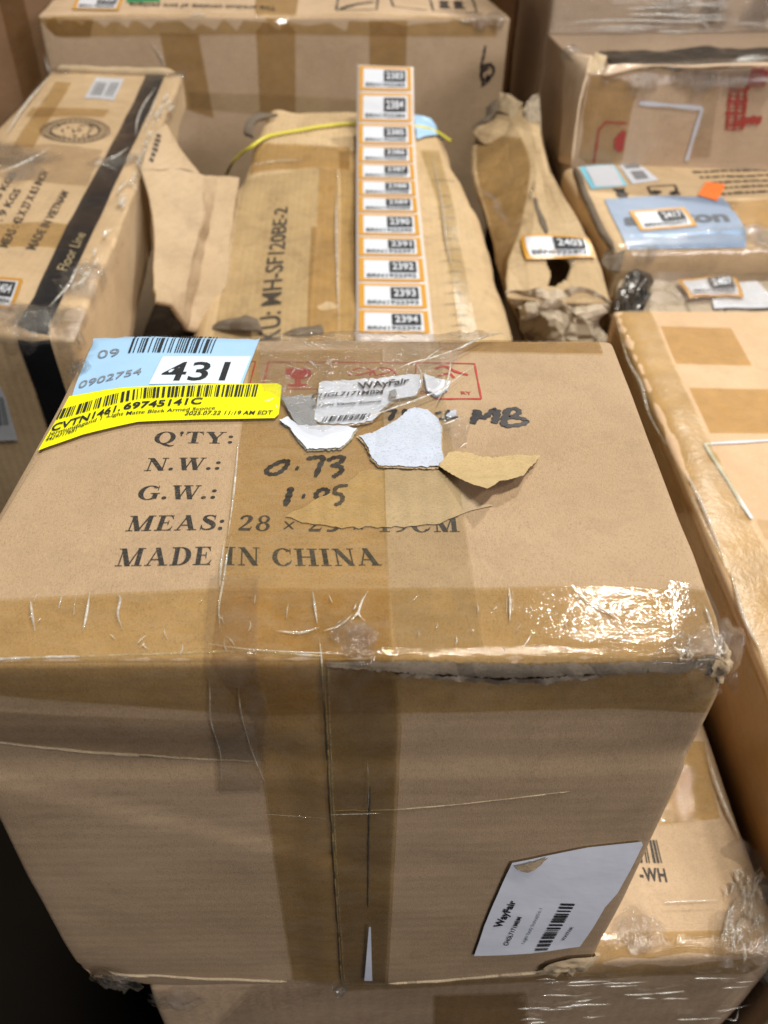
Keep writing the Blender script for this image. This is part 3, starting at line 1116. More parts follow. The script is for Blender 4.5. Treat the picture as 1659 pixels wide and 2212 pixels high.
scrap([(735, 520), (770, 512), (775, 548), (745, 558)], .0040, M['grey_back'], 7)
p = Print(MB, .0030)
p.text('WAyFair', Tq(C5((572, 495)), C5((838, 464)), C5((850, 430)), C5((562, 458))), M['ink_label'], bold=.03)
p.text('CHGL7171MBM', Tq(C5((310, 545)), C5((700, 520)), C5((705, 496)), C5((325, 520))), M['ink_label'], bold=.02)
p.text('1-Light Vanity Sconce', Tq(C5((318, 598)), C5((692, 568)), C5((696, 552)), C5((330, 582))), M['ink_label'], bold=.02)
p.bars(Tq(C5((368, 682)), C5((618, 665)), C5((640, 628)), C5((385, 652))), 16, 4, M['ink_label'])
p.build('print', ws)

# peeled kraft tongue, curling up
pv = to_uv(MB, C5((1000, 916), (1555, 846), (1230, 1095)))
hinge_a, hinge_b = Vector(pv[0]), Vector(pv[1])


def peel_lift(u, v):
    d = (hinge_b - hinge_a)
    nrm = Vector((d.y, -d.x)).normalized()
    k = (Vector((u, v)) - hinge_a).dot(nrm)
    k = max(0, k)
    return .0012 + .16 * k + 5.0 * k * k


drape(MB, rag(C5((1002, 914), (1060, 840), (1090, 832), (1180, 845), (1220, 862), (1300, 865), (1420, 850), (1555, 847), (1520, 905), (1490, 940), (1450, 1010), (1390, 1040), (1320, 1055), (1290, 1100), (1250, 1135), (1170, 1075)), 4, 1.6, 9), .0012, 'peeled_ply', M['card_peel'], main, res=.0035, lift=peel_lift, label='loose torn tongue of kraft paper curling up')

# film: crinkled clear plastic along the back edge
film_pol = rag(C5((40, 215), (130, 160), (350, 172), (1230, 176), (1420, 184), (1230, 235), (1215, 250), (1150, 300), (1040, 420), (1010, 500), (900, 560), (700, 650), (560, 700), (380, 760), (300, 740), (240, 690), (150, 560), (60, 520), (20, 400)), 20, 4, 3)
drape(MB, film_pol, .0042, 'plastic_film', M['film'], main, res=.0030, jitter=.0045, seed=3, label='crinkled clear film over the torn label')
drape(MB, rag(C5((1000, 620), (1130, 650), (1180, 680), (1150, 830), (1090, 830), (1020, 720)), 14, 3, 4), .003, 'plastic_film', M['film'], main, res=.0032, jitter=.003, seed=5)


def wire(ch, pts, r, off, mat, name, parent, seed=0, flat=1.0, n=5, taper=True, jit=0.0):
    uv = to_uv(ch, pts)
    P0 = [ch.P(a, b, off + jit * abs(noise.noise(Vector((a * 700, b * 700, seed))))) for a, b in uv]
    m_ = (len(P0) - 1) * 5
    P = [NetChart.cr(P0, i / m_) for i in range(m_ + 1)] if len(P0) > 2 else P0
    V, F = [], []
    for i, c in enumerate(P):
        t = (P[min(i + 1, len(P) - 1)] - P[max(i - 1, 0)])
        t = t.normalized() if t.length > 1e-9 else Vector((1, 0, 0))
        a = t.cross(Vector((0, -.3, .95))).normalized()
        b = t.cross(a)
        k2 = math.sin(math.pi * min(max(i / max(1, len(P) - 1), .04), .96)) if taper else 1
        for k in range(n):
            th = 2 * math.pi * k / n
            V.append(c + (a * math.cos(th) + b * math.sin(th) * flat) * r * k2)
        if i:
            for k in range(n):
                F.append(((i - 1) * n + k, (i - 1) * n + (k + 1) % n, i * n + (k + 1) % n, i * n + k))
    return V, F


def wires(ch, lst, mat, name, parent, label=None, off=.0045, flat=1.0, jit=0.0):
    V, F = [], []
    for i, (pts, r) in enumerate(lst):
        v, f = wire(ch, pts, r, off, mat, name, parent, i, flat, jit=jit)
        F += [tuple(len(V) + k for k in ff) for ff in f]
        V += v
    o = mk(name, V, F, mat, parent, label=label)
    o['kind'] = 'stuff'
    return o


L = []
L.append((C5((1225, 360), (1130, 430), (1040, 500), (960, 545), (800, 605), (640, 665), (560, 705), (390, 748)), .0005))
L.append((C5((1420, 184), (1320, 195), (1220, 232), (1100, 290), (960, 345), (840, 380), (740, 420)), .0006))
L.append((C5((1020, 715), (1070, 695), (1120, 672)), .0005))
L.append((C5((1010, 290), (960, 330), (900, 380)), .0004))
L.append((C5((880, 365), (905, 430), (910, 480), (900, 530)), .0005))
L.append((C5((1065, 330), (1060, 420), (1030, 520), (985, 600)), .0006))
L.append((C5((290, 345), (320, 375), (350, 400)), .0007))
L.append((C5((240, 230), (290, 262), (330, 275)), .0005))
L.append((C5((400, 320), (420, 380), (430, 400)), .0005))
rr_ = random.Random(12)
for i in range(80):  # random white threads, painted glints on the film
    x, y = rr_.uniform(60, 1100), rr_.uniform(185, 640)
    if y > 330 + (1050 - x) * .45:
        continue
    a = rr_.uniform(0, 3.14)
    l_ = rr_.uniform(15, 70)
    L.append((C5((x, y), (x + l_ * .5 * math.cos(a) + rr_.uniform(-8, 8), y + l_ * .3 * math.sin(a)), (x + l_ * math.cos(a), y + l_ * .5 * math.sin(a))), rr_.uniform(.00025, .0005)))
wires(MB, L, M['film_edge_glint'], 'film_creases', main, label='creases and free edges of the clear film, glints painted in white', jit=.002)

# tape wrinkles on the top and the front
L = []
for pts in ([(1385, 1560), (1392, 1640), (1388, 1740)], [(1375, 1600), (1372, 1690)], [(1405, 1580), (1408, 1680)], [(320, 1575), (330, 1650), (345, 1750)], [(620, 1580), (585, 1640), (570, 1700), (605, 1740)],
            [(590, 1640), (560, 1700), (520, 1740)], [(380, 1790), (470, 1760), (540, 1700)], [(120, 1790), (250, 1800), (360, 1770)]):
    L.append((C5(*pts), .00055))
for pts in ([(170, 1620), (180, 1700), (195, 1790)], [(205, 1590), (175, 1660)], [(495, 1580), (475, 1700), (455, 1790)], [(420, 1590), (405, 1700)], [(640, 1590), (660, 1620), (645, 1700), (670, 1780)],
            [(1265, 1290), (1240, 1400), (1215, 1550), (1195, 1660), (1200, 1790)], [(1225, 1320), (1205, 1460), (1200, 1560)], [(1195, 1700), (1215, 1735)], [(1300, 760), (1290, 900), (1270, 1100), (1245, 1290)]):
    L.append((C4(*pts), .00055))
L.append((T3((345, 1700), (420, 1770), (500, 1810), (560, 1840), (610, 1885)), .0007))
L.append((T3((390, 1690), (410, 1725)), .0006))
rw_ = random.Random(77)
for i in range(26):
    x, y = rw_.uniform(920, 1270), rw_.uniform(1960, 2150)
    L.append((T3((x, y), (x + rw_.uniform(-20, 30), y + rw_.uniform(-45, -10)), (x + rw_.uniform(-10, 60), y + rw_.uniform(-70, -20))), rw_.uniform(.0002, .0005)))
for i in range(40):
    x, y = rw_.uniform(-150, 1500), rw_.uniform(1290, 1400)
    a_ = rw_.uniform(.6, 2.5)
    l_ = rw_.uniform(8, 34)
    L.append(([(x, y), (x + l_ * .5 * math.cos(a_) + rw_.uniform(-4, 4), y + l_ * .5 * math.sin(a_)), (x + l_ * math.cos(a_), y + l_ * math.sin(a_))], rw_.uniform(.00015, .0003)))
L.append((T3((1060, 1770), (1090, 1850), (1130, 1930), (1160, 1980)), .0007))
L.append((B2((905, 180), (915, 350), (920, 480), (960, 640), (965, 780)), .00025))
L.append((B2((1035, 190), (1045, 400), (1090, 600), (1170, 780)), .00024))
L.append((B2((1390, 130), (1400, 230), (1410, 400)), .00026))
L.append((B2((1440, 870), (1600, 862), (1659, 860)), .00025))
L.append((B2((900, 160), (1150, 190), (1659, 205)), .00025))
L.append((B2((1160, 880), (1420, 885)), .00024))
L.append((B2((1600, 640), (1606, 760), (1600, 860)), .00024))
wires(MB, L, M['film_edge_glint'], 'tape_wrinkles', main, label='wrinkles in the packing tape, glints painted in white', off=.0013, flat=.6)

# fingerprints of torn fibres: pale crumbs on the tape
def tuft(ch, px, rad, n, mat, name, parent, seed, up=.01, label=None, lo=.002, outward=(0, 0)):
    """bunched film: crumpled leaves standing off the surface"""
    r_ = random.Random(seed)
    V, F = [], []
    u0, v0 = to_uv(ch, [px])[0]
    card = mat in (M['card_torn'], M['card_edge'], M['card_crumple'])
    for i in range(2 if card else 2):
        cu, cv = u0 + r_.uniform(-.4, .4) * rad / ch.unit * (i > 0), v0 + r_.uniform(-.4, .4) * rad / ch.unit * (i > 0)
        a0, el = r_.uniform(0, 3.14), r_.uniform(.45, .8)
        R_, K = 9, 22
        b = len(V)
        ph = r_.uniform(0, 50)
        for j in range(R_ + 1):
            t = j / R_
            for k in range(K):
                th = 2 * math.pi * k / K
                rr = rad * .8 * t * (1 + .35 * noise.noise(Vector((math.cos(th) * 2, math.sin(th) * 2, ph))))
                x, y = rr * math.cos(th), rr * math.sin(th) * el
                x, y = x * math.cos(a0) - y * math.sin(a0), x * math.sin(a0) + y * math.cos(a0)
                w3 = Vector((x, y * .6, 0)) * (2.2 / rad) + Vector((ph, ph, 0))
                hgt = (1 - t * t * .8) * up * (.25 + 1.5 * abs(noise.noise(w3)) + .8 * abs(noise.noise(w3 * 2.3)))
                V.append(ch.P(cu + x / ch.unit + outward[0] * (1 - t), cv + y / ch.unit + outward[1] * (1 - t), lo + hgt + i * .0006))
        for j in range(R_):
            for k in range(K):
                k2 = (k + 1) % K
                F.append((b + j * K + k, b + (j + 1) * K + k, b + (j + 1) * K + k2, b + j * K + k2))
    return mk(name, V, F, mat, parent, label=label)


def film_sheet(parent, grid, seed, amp=.0025, ridge=.004, mat='film_dense', nu=26, nv=22, label=None, freq=60):
    c_ = NetChart([[att(a, b, t) for (a, b), t in r] for r in grid], amp=amp, freq=freq, seed=seed, ridge=ridge)
    o_ = c_.body('bunched_film', M[mat], parent, nu, nv)
    if label:
        o_['label'] = label
    return c_


fs = film_sheet(main, [[((1490, 1440), .272), ((1560, 1470), .274), ((1588, 1500), .280)], [((1480, 1400), .270), ((1560, 1410), .266), ((1600, 1440), .272)], [((1500, 1370), .275), ((1565, 1362), .270), ((1614, 1378), .272)], [((1530, 1345), .280), ((1570, 1340), .278), ((1600, 1362), .280)]], 3, label='bunched clear film at the right front corner', amp=.001, ridge=.003)
film_sheet(main, [[((1400, 1432), .272), ((1490, 1440), .272), ((1560, 1440), .272)], [((1420, 1400), .272), ((1500, 1400), .270), ((1570, 1405), .270)], [((1460, 1365), .279), ((1520, 1365), .277), ((1580, 1375), .277)]], 8, mat='film', amp=.0008, ridge=.002)
tuft(MB, (760, 1380), .010, 10, M['film'], 'bunched_film', main, 5, up=.0025)
tuft(MB, (178, 790), .010, 8, M['film'], 'bunched_film', main, 7, up=.004)
tuft(MB, (260, 2118), .018, 10, M['film'], 'bunched_film', main, 8, up=.006)
tuft(MB, (735, 2122), .010, 6, M['film'], 'bunched_film', main, 18, up=.004)
# crumpled torn cardboard at the lower right corner
tuft(MB, (1225, 2085), .020, 9, M['card_torn'], 'torn_corner', main, 9, up=.004, lo=.001, label='crushed and torn bottom corner')
tuft(MB, (1580, 1450), .012, 6, M['card_torn'], 'torn_corner', main, 10, up=.004, lo=.001)

# white label on the front
fl_ = drape(MB, B3((558, 1052), (700, 1025), (880, 995), (1112, 974), (1117, 988), (1060, 1100), (1010, 1190), (955, 1250), (900, 1350), (850, 1430), (640, 1452), (397, 1464), (440, 1330), (480, 1230)), .0012, 'label', M['white_front_bright'], main, res=.006, label='white barcode label low on the front face', g=(.2, -.2))
p = Print(MB, .0016)
F4 = lambda *pp: to_uv(MB, B3(*pp), (.2, -.2))
p.text('WayFair', F4((512, 1333), (577, 1218), (548, 1214), (478, 1330)), M['ink_label'], bold=.03)
p.text('CHGL7171MBM', F4((540, 1414), (600, 1286), (582, 1284), (520, 1410)), M['ink_label'], bold=.015)
p.text('1-Light Vanity Sconce(G-L-1', F4((612, 1408), (688, 1250), (676, 1248), (598, 1405)), M['ink_faded'], bold=.01)
p.bars(F4((710, 1438), (828, 1228), (770, 1226), (655, 1438)), 22, 3, M['ink_label'], nseg=2)
p.text('WAYFAIR', F4((782, 1398), (822, 1334), (810, 1332), (768, 1396)), M['ink_label'], bold=.015)
p.build('print', fl_)
drape(MB, rag(B3((566, 1062), (700, 1028), (712, 1024), (660, 1072), (620, 1090), (590, 1080)), 5, 1), .0018, 'scuffed_corner', M['card_torn'], main, res=.004, jitter=.001, label='scuffed brown corner of the white label', g=(.2, -.2))

# ================================================================ LOWER BOX
low = root('cardboard_box', (.07, .16, -.85), 'film-wrapped kraft box ending in -WH, directly under the MADE IN CHINA box', 'box')
zL = -.288
lc = dict(TFL=atz(314, 2136, zL), TFR=atz(1702, 2058, zL), TBR=Vector((.268, .42, zL)), TBL=Vector((-.115, .42, zL)))
for k in ('FL', 'FR', 'BL', 'BR'):
    t = lc['T' + k]
    lc['B' + k] = Vector((t.x, t.y, -.85))
LB = BoxChart(lc, (.375, .42, .56), r=.005, amp=.0018, freq=9, seed=5)
LB.guess = (.3, .1)
LB.body('carton', M['card_low'], low, res=.012)
p = Print(LB, .0004)
q = to_uv(LB, D4((472, 1230), (655, 1240), (635, 1147), (455, 1139)))
p.text('-WH', q, M['ink'], bold=.03, space=1.1)
p.bars(to_uv(LB, D4((330, 1112), (628, 1112), (590, 955), (320, 955))), 10, 12, M['ink'], nseg=2)
p.build('print', low)
drape(LB, D4((520, 860), (1010, 815), (900, 300), (500, 250)), .001, 'tape', M['tape'], low, res=.02)
drape(LB, D4((-1600, 1600), (0, 1600), (1250, 1570), (1500, 1700), (1440, 1850), (600, 1880), (-1600, 1990)), .001, 'tape', M['tape'], low, res=.02)
drape(LB, PX((940, 2150), (1140, 2145), (1140, 2300), (940, 2300)), .0014, 'tape', M['tape_deep'], low, res=.03)
drape(LB, D4((-2000, 1650), (300, 1640), (1200, 1630), (1440, 1750), (1260, 1830), (900, 2212), (600, 2400), (-2600, 2400)), .0022, 'stretch_film', M['film_soft'], low, res=.012, jitter=.002, label='stretch film over the front')
drape(LB, D4((1010, 1690), (1000, 1560), (1090, 1300), (1180, 1150), (1330, 1300), (1480, 1700)), .004, 'stretch_film', M['film_dense'], low, res=.006, jitter=.008, seed=4)
film_sheet(low, [[((1560, 2090), .470), ((1640, 2110), .470), ((1720, 2120), .470)], [((1540, 2040), .475), ((1620, 2050), .465), ((1730, 2060), .460)], [((1560, 1980), .490), ((1620, 1960), .480), ((1720, 1980), .470)], [((1580, 1900), .515), ((1630, 1880), .505), ((1680, 1900), .500)], [((1560, 1830), .535), ((1600, 1810), .53), ((1650, 1830), .53)]], 21, amp=.003, ridge=.009, freq=45, nu=44, nv=60, label='bunched glossy film at the corner')
tuft(LB, D4((480, 1600)), .018, 12, M['film_dense'], 'bunched_film', low, 22, up=.006)
tuft(LB, PX((680, 2150)) if False else (380, 2150), .02, 8, M['film'], 'bunched_film', low, 23, up=.005)
L = [(D4((905, 380), (960, 550), (1010, 690), (1050, 790), (1090, 870), (1130, 970)), .0012), (D4((800, 545), (940, 550)), .0006), (D4((620, 1402), (720, 1395), (1000, 1388)), .0006)]
rw_ = random.Random(5)
for i in range(60):
    x, y = rw_.uniform(1000, 1330), rw_.uniform(1180, 1760)
    if x < 1000 + (1500 - y) * .3:
        continue
    L.append((D4((x, y), (x + rw_.uniform(-15, 25), y + rw_.uniform(-50, -20)), (x + rw_.uniform(-30, 40), y + rw_.uniform(-110, -40))), rw_.uniform(.0004, .0012)))
for i in range(30):
    x, y = rw_.uniform(-400, 1200), rw_.uniform(1850, 2250)
    L.append((D4((x, y), (x + 60, y + rw_.uniform(-8, 4)), (x + rw_.uniform(120, 300), y + rw_.uniform(-16, 0))), rw_.uniform(.0003, .0006)))
L += [(D4((1010, 1640), (1060, 1480), (1100, 1400)), .001), (D4((930, 1620), (1000, 1700)), .0008), (D4((490, 1640), (600, 1560)), .0008)]
wires(LB, L, M['film_edge_glint'], 'film_creases', low, off=.0045)

# ================================================================ RIGHT BOX (beside the main box)
rb = root('cardboard_box', (.55, .3, -.85), 'long pale kraft box right of the main box, olive tape on its left edge', 'box')
zR = -.2
rc = dict(TFL=Vector((.268, .0, zR)), TBL=atz(1323, 671, zR), TFR=Vector((.86, .0, zR)), TBR=atz(2300, 664, zR))
for k in ('FL', 'FR', 'BL', 'BR'):
    t = rc['T' + k]
    rc['B' + k] = Vector((t.x + .01, t.y, -.85))
RB = BoxChart(rc, (.6, .665, .65), r=.006, amp=.0016, freq=7, seed=8)
RB.guess = (.1, .3)
RB.body('carton', M['card_right'], rb, res=.02)
drape_uv(RB, [(-.62, .02), (-.004, .02), (-.004, .64), (-.62, .64)], .0008, .04, 'tape', M['tape_deep'], rb)  # brown tape; the doubled layers also put shade into this side's colour
drape_uv(RB, [(-.30, .02), (-.01, .02), (-.01, .64), (-.30, .64)], .0016, .04, 'tape', M['tape_olive'], rb)
drape(RB, T3((560, 165), (770, 165), (890, 440), (1070, 830), (1416, 1500), (1700, 2100), (1500, 2400), (1250, 1700), (900, 1000), (700, 600)), .0012, 'tape', M['tape_olive'], rb, res=.015, jitter=.0015, label='olive packing tape along the left edge')
for pol in ([(830, 262), (1215, 265), (1330, 470), (915, 462)], [(985, 595), (1416, 600), (1500, 840), (1100, 842)], [(1350, 1310), (1500, 1320), (1560, 1420), (1400, 1420)]):
    drape(RB, T3(*pol), .0009, 'tape', M['tape_faint'] if pol[0][1] > 600 else M['tape'], rb, res=.03)
p = Print(RB, .0012)
frame_px(RB, p, T3((1500, 876), (1070, 902), (1325, 1308)), .0032, M['white'])
p.build('label_frame', rb, label='white outline of a peeled label')
wires(RB, [(T3((590, 200), (640, 400), (720, 560), (760, 700), (850, 880)), .0015), (T3((960, 1040), (1060, 1250), (1180, 1550)), .0016), (T3((650, 330), (680, 240)), .001), (T3((1210, 1600), (1290, 1850), (1390, 2050)), .0016)], M['film_edge_glint'], 'tape_wrinkles', rb, off=.002)

# ================================================================ LEFT LONG BOX
lb = root('cardboard_box', (-.39, .95, -.3), 'long film-wrapped box with black tape stripe and MADE IN VIETNAM print', 'box')
lcn = dict(TFL=atz(-400, 700, -.14), TFR=atz(160, 733, -.14), TBL=atz(112, 152, -.12), TBR=atz(394, 162, -.12))
for k in ('FL', 'FR', 'BL', 'BR'):
    t = lcn['T' + k]
    lcn['B' + k] = Vector((t.x, t.y, t.z - dict(FL=.36, FR=.14, BL=.2, BR=.05)[k]))
VB = BoxChart(lcn, (.216, .89, .15), r=.005, amp=.003, freq=6, seed=3)
VB.guess = (.15, .4)
VB.body('carton', M['card_left'], lb, res=.02)
drape(VB, [C1((872, 434)), C1((982, 448)), C1((935, 560)), C1((690, 1090)), C1((500, 1500)), C1((318, 1890)), D3((468, 640)), D3((470, 815)), D3((595, 1200)), D3((720, 1600)), D3((480, 1700)), D3((330, 1250)), D3((172, 812)), D3((168, 650)), C1((150, 1850)), C1((205, 1770)), C1((400, 1340)), C1((620, 950)), C1((790, 620))], .0012, 'tape', M['black_tape'], lb, res=.015, g=(.2, .4), label='glossy black tape stripe')
p = Print(VB, .0007)
V4 = lambda *pp: to_uv(VB, C1(*pp))
p.text('MADE IN VIETNAM', V4((210, 1487), (410, 1150), (368, 1135), (148, 1478)), M['ink_soft'], bold=.02, space=1.05)
p.text('MEAS : 42 X 27 X 8.5 INCH', V4((45, 1472), (290, 1032), (248, 1020), (-15, 1460)), M['ink_soft'], bold=.02)
p.text('G.W. : 9 KGS', V4((-100, 1480), (130, 1137), (88, 1125), (-150, 1468)), M['ink_soft'], bold=.02)
p.text('N.W. : 25 KGS', V4((-150, 1410), (102, 1045), (62, 1033), (-195, 1398)), M['ink_soft'], bold=.02)
p.flush('print', lb, label='worn black shipping marks')
for rx, ry in ((205, 72), (188, 65), (150, 50), (140, 46)):
    ring = [(447 + rx * math.cos(t) - 10 * math.sin(t), 783 + ry * math.sin(t)) for t in [2 * math.pi * j / 24 for j in range(25)]]
    p.stroke(V4(*ring), .0016, M['ink_soft'], taper=False)
rr_ = random.Random(2)
for i in range(30):
    x, y = rr_.uniform(340, 550), rr_.uniform(745, 820)
    p.stroke(V4((x, y), (x + rr_.uniform(-30, 30), y + rr_.uniform(-14, 14))), .0022, M['ink_soft'])
for j in range(36):
    t = 2 * math.pi * j / 36
    p.stroke(V4((447 + 160 * math.cos(t), 783 + 54 * math.sin(t)), (447 + 180 * math.cos(t + .05), 783 + 61 * math.sin(t + .05))), .0022, M['ink_soft'])
p.build('print', lb, label='worn round seal print')
p = Print(VB, .0018)
p.text('Floor Line', V4((402, 1622), (512, 1398), (452, 1385), (334, 1610)), M['cream_ink'], bold=.0)
p.build('print', lb, label='cream lettering on the black tape')
for pol, mt in (([(330, 485), (425, 490), (200, 885), (70, 885)], 'tape'), ([(190, 640), (655, 655), (620, 705), (150, 700)], 'tape'), ([(330, 865), (610, 895), (520, 1110), (-100, 1060), (-40, 870)], 'tape_grey'),
                ([(-60, 1330), (300, 1320), (560, 1355), (500, 1490), (270, 1470), (-140, 1460)], 'tape')):
    drape(VB, C1(*pol), .0008, 'tape', M[mt], lb, res=.02)
wl = drape(VB, C1((570, 458), (738, 464), (680, 602), (500, 588)), .001, 'label', M['labelwhite'], lb, res=.02, label='small white barcode sticker at the far end')
p = Print(VB, .0014)
p.bars(V4((535, 568), (600, 575), (635, 490), (575, 486)), 9, 3, M['ink_faded'], nseg=1)
p.bars(V4((618, 578), (672, 582), (712, 492), (655, 488)), 9, 4, M['ink_faded'], nseg=1)
p.build('print', wl)
number_label(VB, to_uv(VB, D3((-330, 480), (120, 535), (225, 262), (-210, 215))), '2404', lb, .002, label='amber bordered sticker at the left photo edge')
ll = drape(VB, D3((-120, 1180), (0, 1215), (60, 1350), (165, 1735), (0, 1745), (-160, 1735)), .0012, 'label', M['labelwhite'], lb, res=.02, label='white sticker on the front end')
p = Print(VB, .0016)
p.bars(to_uv(VB, D3((-120, 1600), (90, 1590), (40, 1330), (-120, 1300))), 14, 6, M['ink_faded'], nseg=1)
p.build('print', ll)
drape(VB, [C1((330, 410)), C1((1090, 440)), C1((1110, 640)), C1((860, 1100)), C1((760, 1500)), C1((470, 1960)), D3((660, 830)), D3((-400, 830)), C1((-800, 1800)), C1((-200, 900))], .0035, 'stretch_film', M['film_soft'], lb, res=.018, jitter=.004, label='clear stretch film around the box')
for k, (c_, r_) in enumerate((((1050, 440), .035), ((360, 425), .03), ((740, 970), .03), ((640, 980), .03), ((230, 940), .05), ((60, 980), .05), ((20, 900), .04), ((160, 1040), .04))):
    tuft(VB, C1(c_), r_, 7, M['film'], 'bunched_film', lb, 40 + k, up=.006)
for k, (c_, r_) in enumerate((((80, 600), .03), ((330, 590), .035), ((600, 600), .03), ((690, 720), .025), ((200, 720), .03), ((730, 330), .03), ((800, 180), .03))):
    tuft(VB, D3(c_), r_, 8, M['film'] if k % 2 else M['film_dense'], 'bunched_film', lb, 60 + k, up=.006)
L = []
rr_ = random.Random(4)
for i in range(46):
    t = rr_.random()
    x, y = 1040 - 560 * t + rr_.uniform(-30, 25), 560 + 1200 * t
    L.append((C1((x, y), (x - 12 - 30 * rr_.random(), y + 25), (x - 40 * rr_.random(), y + 55)), rr_.uniform(.0008, .0018)))
L += [(C1((930, 540), (860, 640), (820, 740), (810, 830)), .0016), (C1((950, 560), (900, 700), (850, 830)), .0012), (C1((770, 905), (690, 960), (610, 985)), .0016),
      (C1((700, 1040), (600, 1000), (560, 1010)), .0016), (C1((560, 940), (660, 1010)), .0016), (C1((200, 655), (290, 640)), .0016), (C1((0, 1060), (150, 1000), (320, 900)), .0015),
      (C1((300, 470), (160, 640), (40, 840)), .002), (C1((380, 1800), (450, 1660), (480, 1600)), .0014), (C1((300, 1860), (420, 1720), (470, 1620)), .0014)]
wires(VB, L, M['film_edge_glint'], 'film_creases', lb, off=.006)
edge_roll(VB, C1((330, 425), (600, 430), (880, 442), (1050, 450)), .008, M['card_torn'], 'box_rim', lb, 2, amp=.25)

# ================================================================ BACK BOX
def xf_corners(pos, rot, dims):
    R = Euler(rot, 'XYZ').to_matrix()
    W, D, H = dims
    C = {}
    for n_, (a, b, c) in dict(TFL=(-.5, -.5, 0), TFR=(.5, -.5, 0), TBL=(-.5, .5, 0), TBR=(.5, .5, 0), BFL=(-.5, -.5, -1), BFR=(.5, -.5, -1), BBL=(-.5, .5, -1), BBR=(.5, .5, -1)).items():
        C[n_] = Vector(pos) + R @ Vector((a * W, b * D, c * H))
    return C


bb = root('cardboard_box', (-.19, 1.96, -.85), 'wide kraft box at the back with two vertical tape strips', 'box')
BB = BoxChart(xf_corners((-.188, 1.963, -.066), (.026, -.003, .104), (.9, .7, .78)), (.9, .7, .78), r=.006, amp=.004, freq=4, seed=4)
BB.guess = (.45, .0)
BB.body('carton', M['card_back'], bb, res=.03)
drape(BB, C2((160, -60), (400, -60), (415, 0), (398, 190), (400, 700), (190, 720), (165, 190)), .0012, 'tape', M['tape_deep'], bb, res=.04)
drape(BB, C1((950, 190), (1180, 200), (1270, 700), (1080, 640), (990, 420)), .0011, 'tape', M['tape_deep'], bb, res=.04)
drape(BB, C2((835, 120), (1062, 120), (1055, 390), (838, 390)), .0012, 'tape', M['tape_deep'], bb, res=.04)
drape(BB, C1((-10 + 220, 95), (1660, 95), (2950, 110), (2950, 215), (1660, 200), (240, 215)), .0016, 'tape', M['tape'], bb, res=.04)
drape(BB, C1((230, 105), (560, 110), (540, 215), (240, 215)), .002, 'tape', M['tape_deep'], bb, res=.04)
drape(BB, C1((1120, 540), (1700, 560), (2400, 600), (2400, 720), (1700, 690), (1130, 640)), .002, 'tape', M['tape_faint'], bb, res=.04)
number_label(BB, to_uv(BB, C1((430, 65), (705, 72), (742, -20), (470, -28))), '2400', bb, .002, label='amber bordered sticker on the top')
p = Print(BB, .001)
p.text('This product consists of two package', to_uv(BB, [C2((282, 42)), C1((770, 22)), C1((765, 48)), C2((280, 66))]), M['ink_soft'], bold=.02)
p.flush('print', bb)
q = to_uv(BB, C1((750, 22), (950, 14), (960, -60), (760, -60)))
p.rect(q, 0, 0, 1, 1, M['green'])
p.flush('print', bb, label='green printed patch')
frame_px(BB, p, C2((655, -40), (640, 70), (880, 72), (890, -40)), .004, M['ink_soft'])
frame_px(BB, p, C2((1190, -40), (1215, 75), (1475, 75), (1440, -40)), .004, M['ink_soft'])
frame_px(BB, p, C2((960, -20), (980, 50), (1180, 72)), .004, M['ink_soft'])
p.stroke(to_uv(BB, C2((665, 65), (760, 35), (860, 15))), .012, M['ink'])
for x in (1270, 1355):
    frame_px(BB, p, C2((x - 15, 52), (x + 50, 52)), .012, M['ink'])
    frame_px(BB, p, C2((x + 12, 52), (x + 8, 5)), .018, M['ink'])
p.flush('print', bb, label='faded handling icons')
mkk = lambda *pp: to_uv(BB, C2(*pp))
p.stroke(mkk((1525, 270), (1515, 330), (1500, 400), (1510, 500)), .005, M['ink_marker'])
p.stroke(mkk((1495, 400), (1550, 380), (1575, 410), (1560, 450), (1510, 470), (1500, 430), (1545, 400)), .005, M['ink_marker'])
p.stroke(mkk((1530, 440), (1550, 470), (1500, 510)), .004, M['ink_marker'])
p.build('print', bb, label='black marker scribble')
for k, c_ in enumerate(((1590, 105), (1500, 110))):
    tuft(BB, C2(c_), .03, 8, M['film'], 'bunched_film', bb, 80 + k, up=.008)
wires(BB, [(C1((1120, 98), (1180, 96), (1230, 100)), .002), (C1((250, 330), (300, 420), (330, 430)), .002), (C1((900, 250), (960, 340), (980, 420)), .0015), (C2((1300, 100), (1400, 125), (1500, 110)), .002)], M['film_edge_glint'], 'film_creases', bb, off=.003)

# ================================================================ PARCEL
par = root('torn_parcel', (0, .85, -.85), 'bulky taped kraft parcel with MH-SF120BE-2 print and a torn open side', 'parcel')
secs = [(.50, -.202, .215, -.272), (.62, -.203, .212, -.252), (.75, -.200, .205, -.232), (.88, -.192, .197, -.208), (1.0, -.183, .183, -.186), (1.10, -.172, .162, -.170), (1.20, -.166, .150, -.158), (1.27, -.160, .140, -.160)]
rows = []
for y, xl, xr, zt in secs:
    W = xr - xl
    r = []
    for a, b in ((0, -.50), (0, -.30), (0, -.12), (.004, -.045), (.045, -.006), (.16, .0), (.32, .004), (.5, .005), (.68, .004), (.84, -.002), (.94, -.018), (.985, -.06), (1.0, -.14), (1.0, -.30), (1.0, -.50)):
        r.append(Vector((xl + a * W, y - b * .0, zt + b)))
    rows.append(r)
yb = [Vector((p_.x, 1.29, min(p_.z, -.170) - .012)) for p_ in rows[-1]]
rows.append(yb)
rows.append([Vector((p_.x, 1.295, p_.z - .2)) for p_ in yb])
f0 = rows[0]
rows.insert(0, [Vector((p_.x * .985, .488, p_.z - .010)) for p_ in f0])
rows.insert(0, [Vector((p_.x, .484, min(p_.z, -.70))) for p_ in f0])
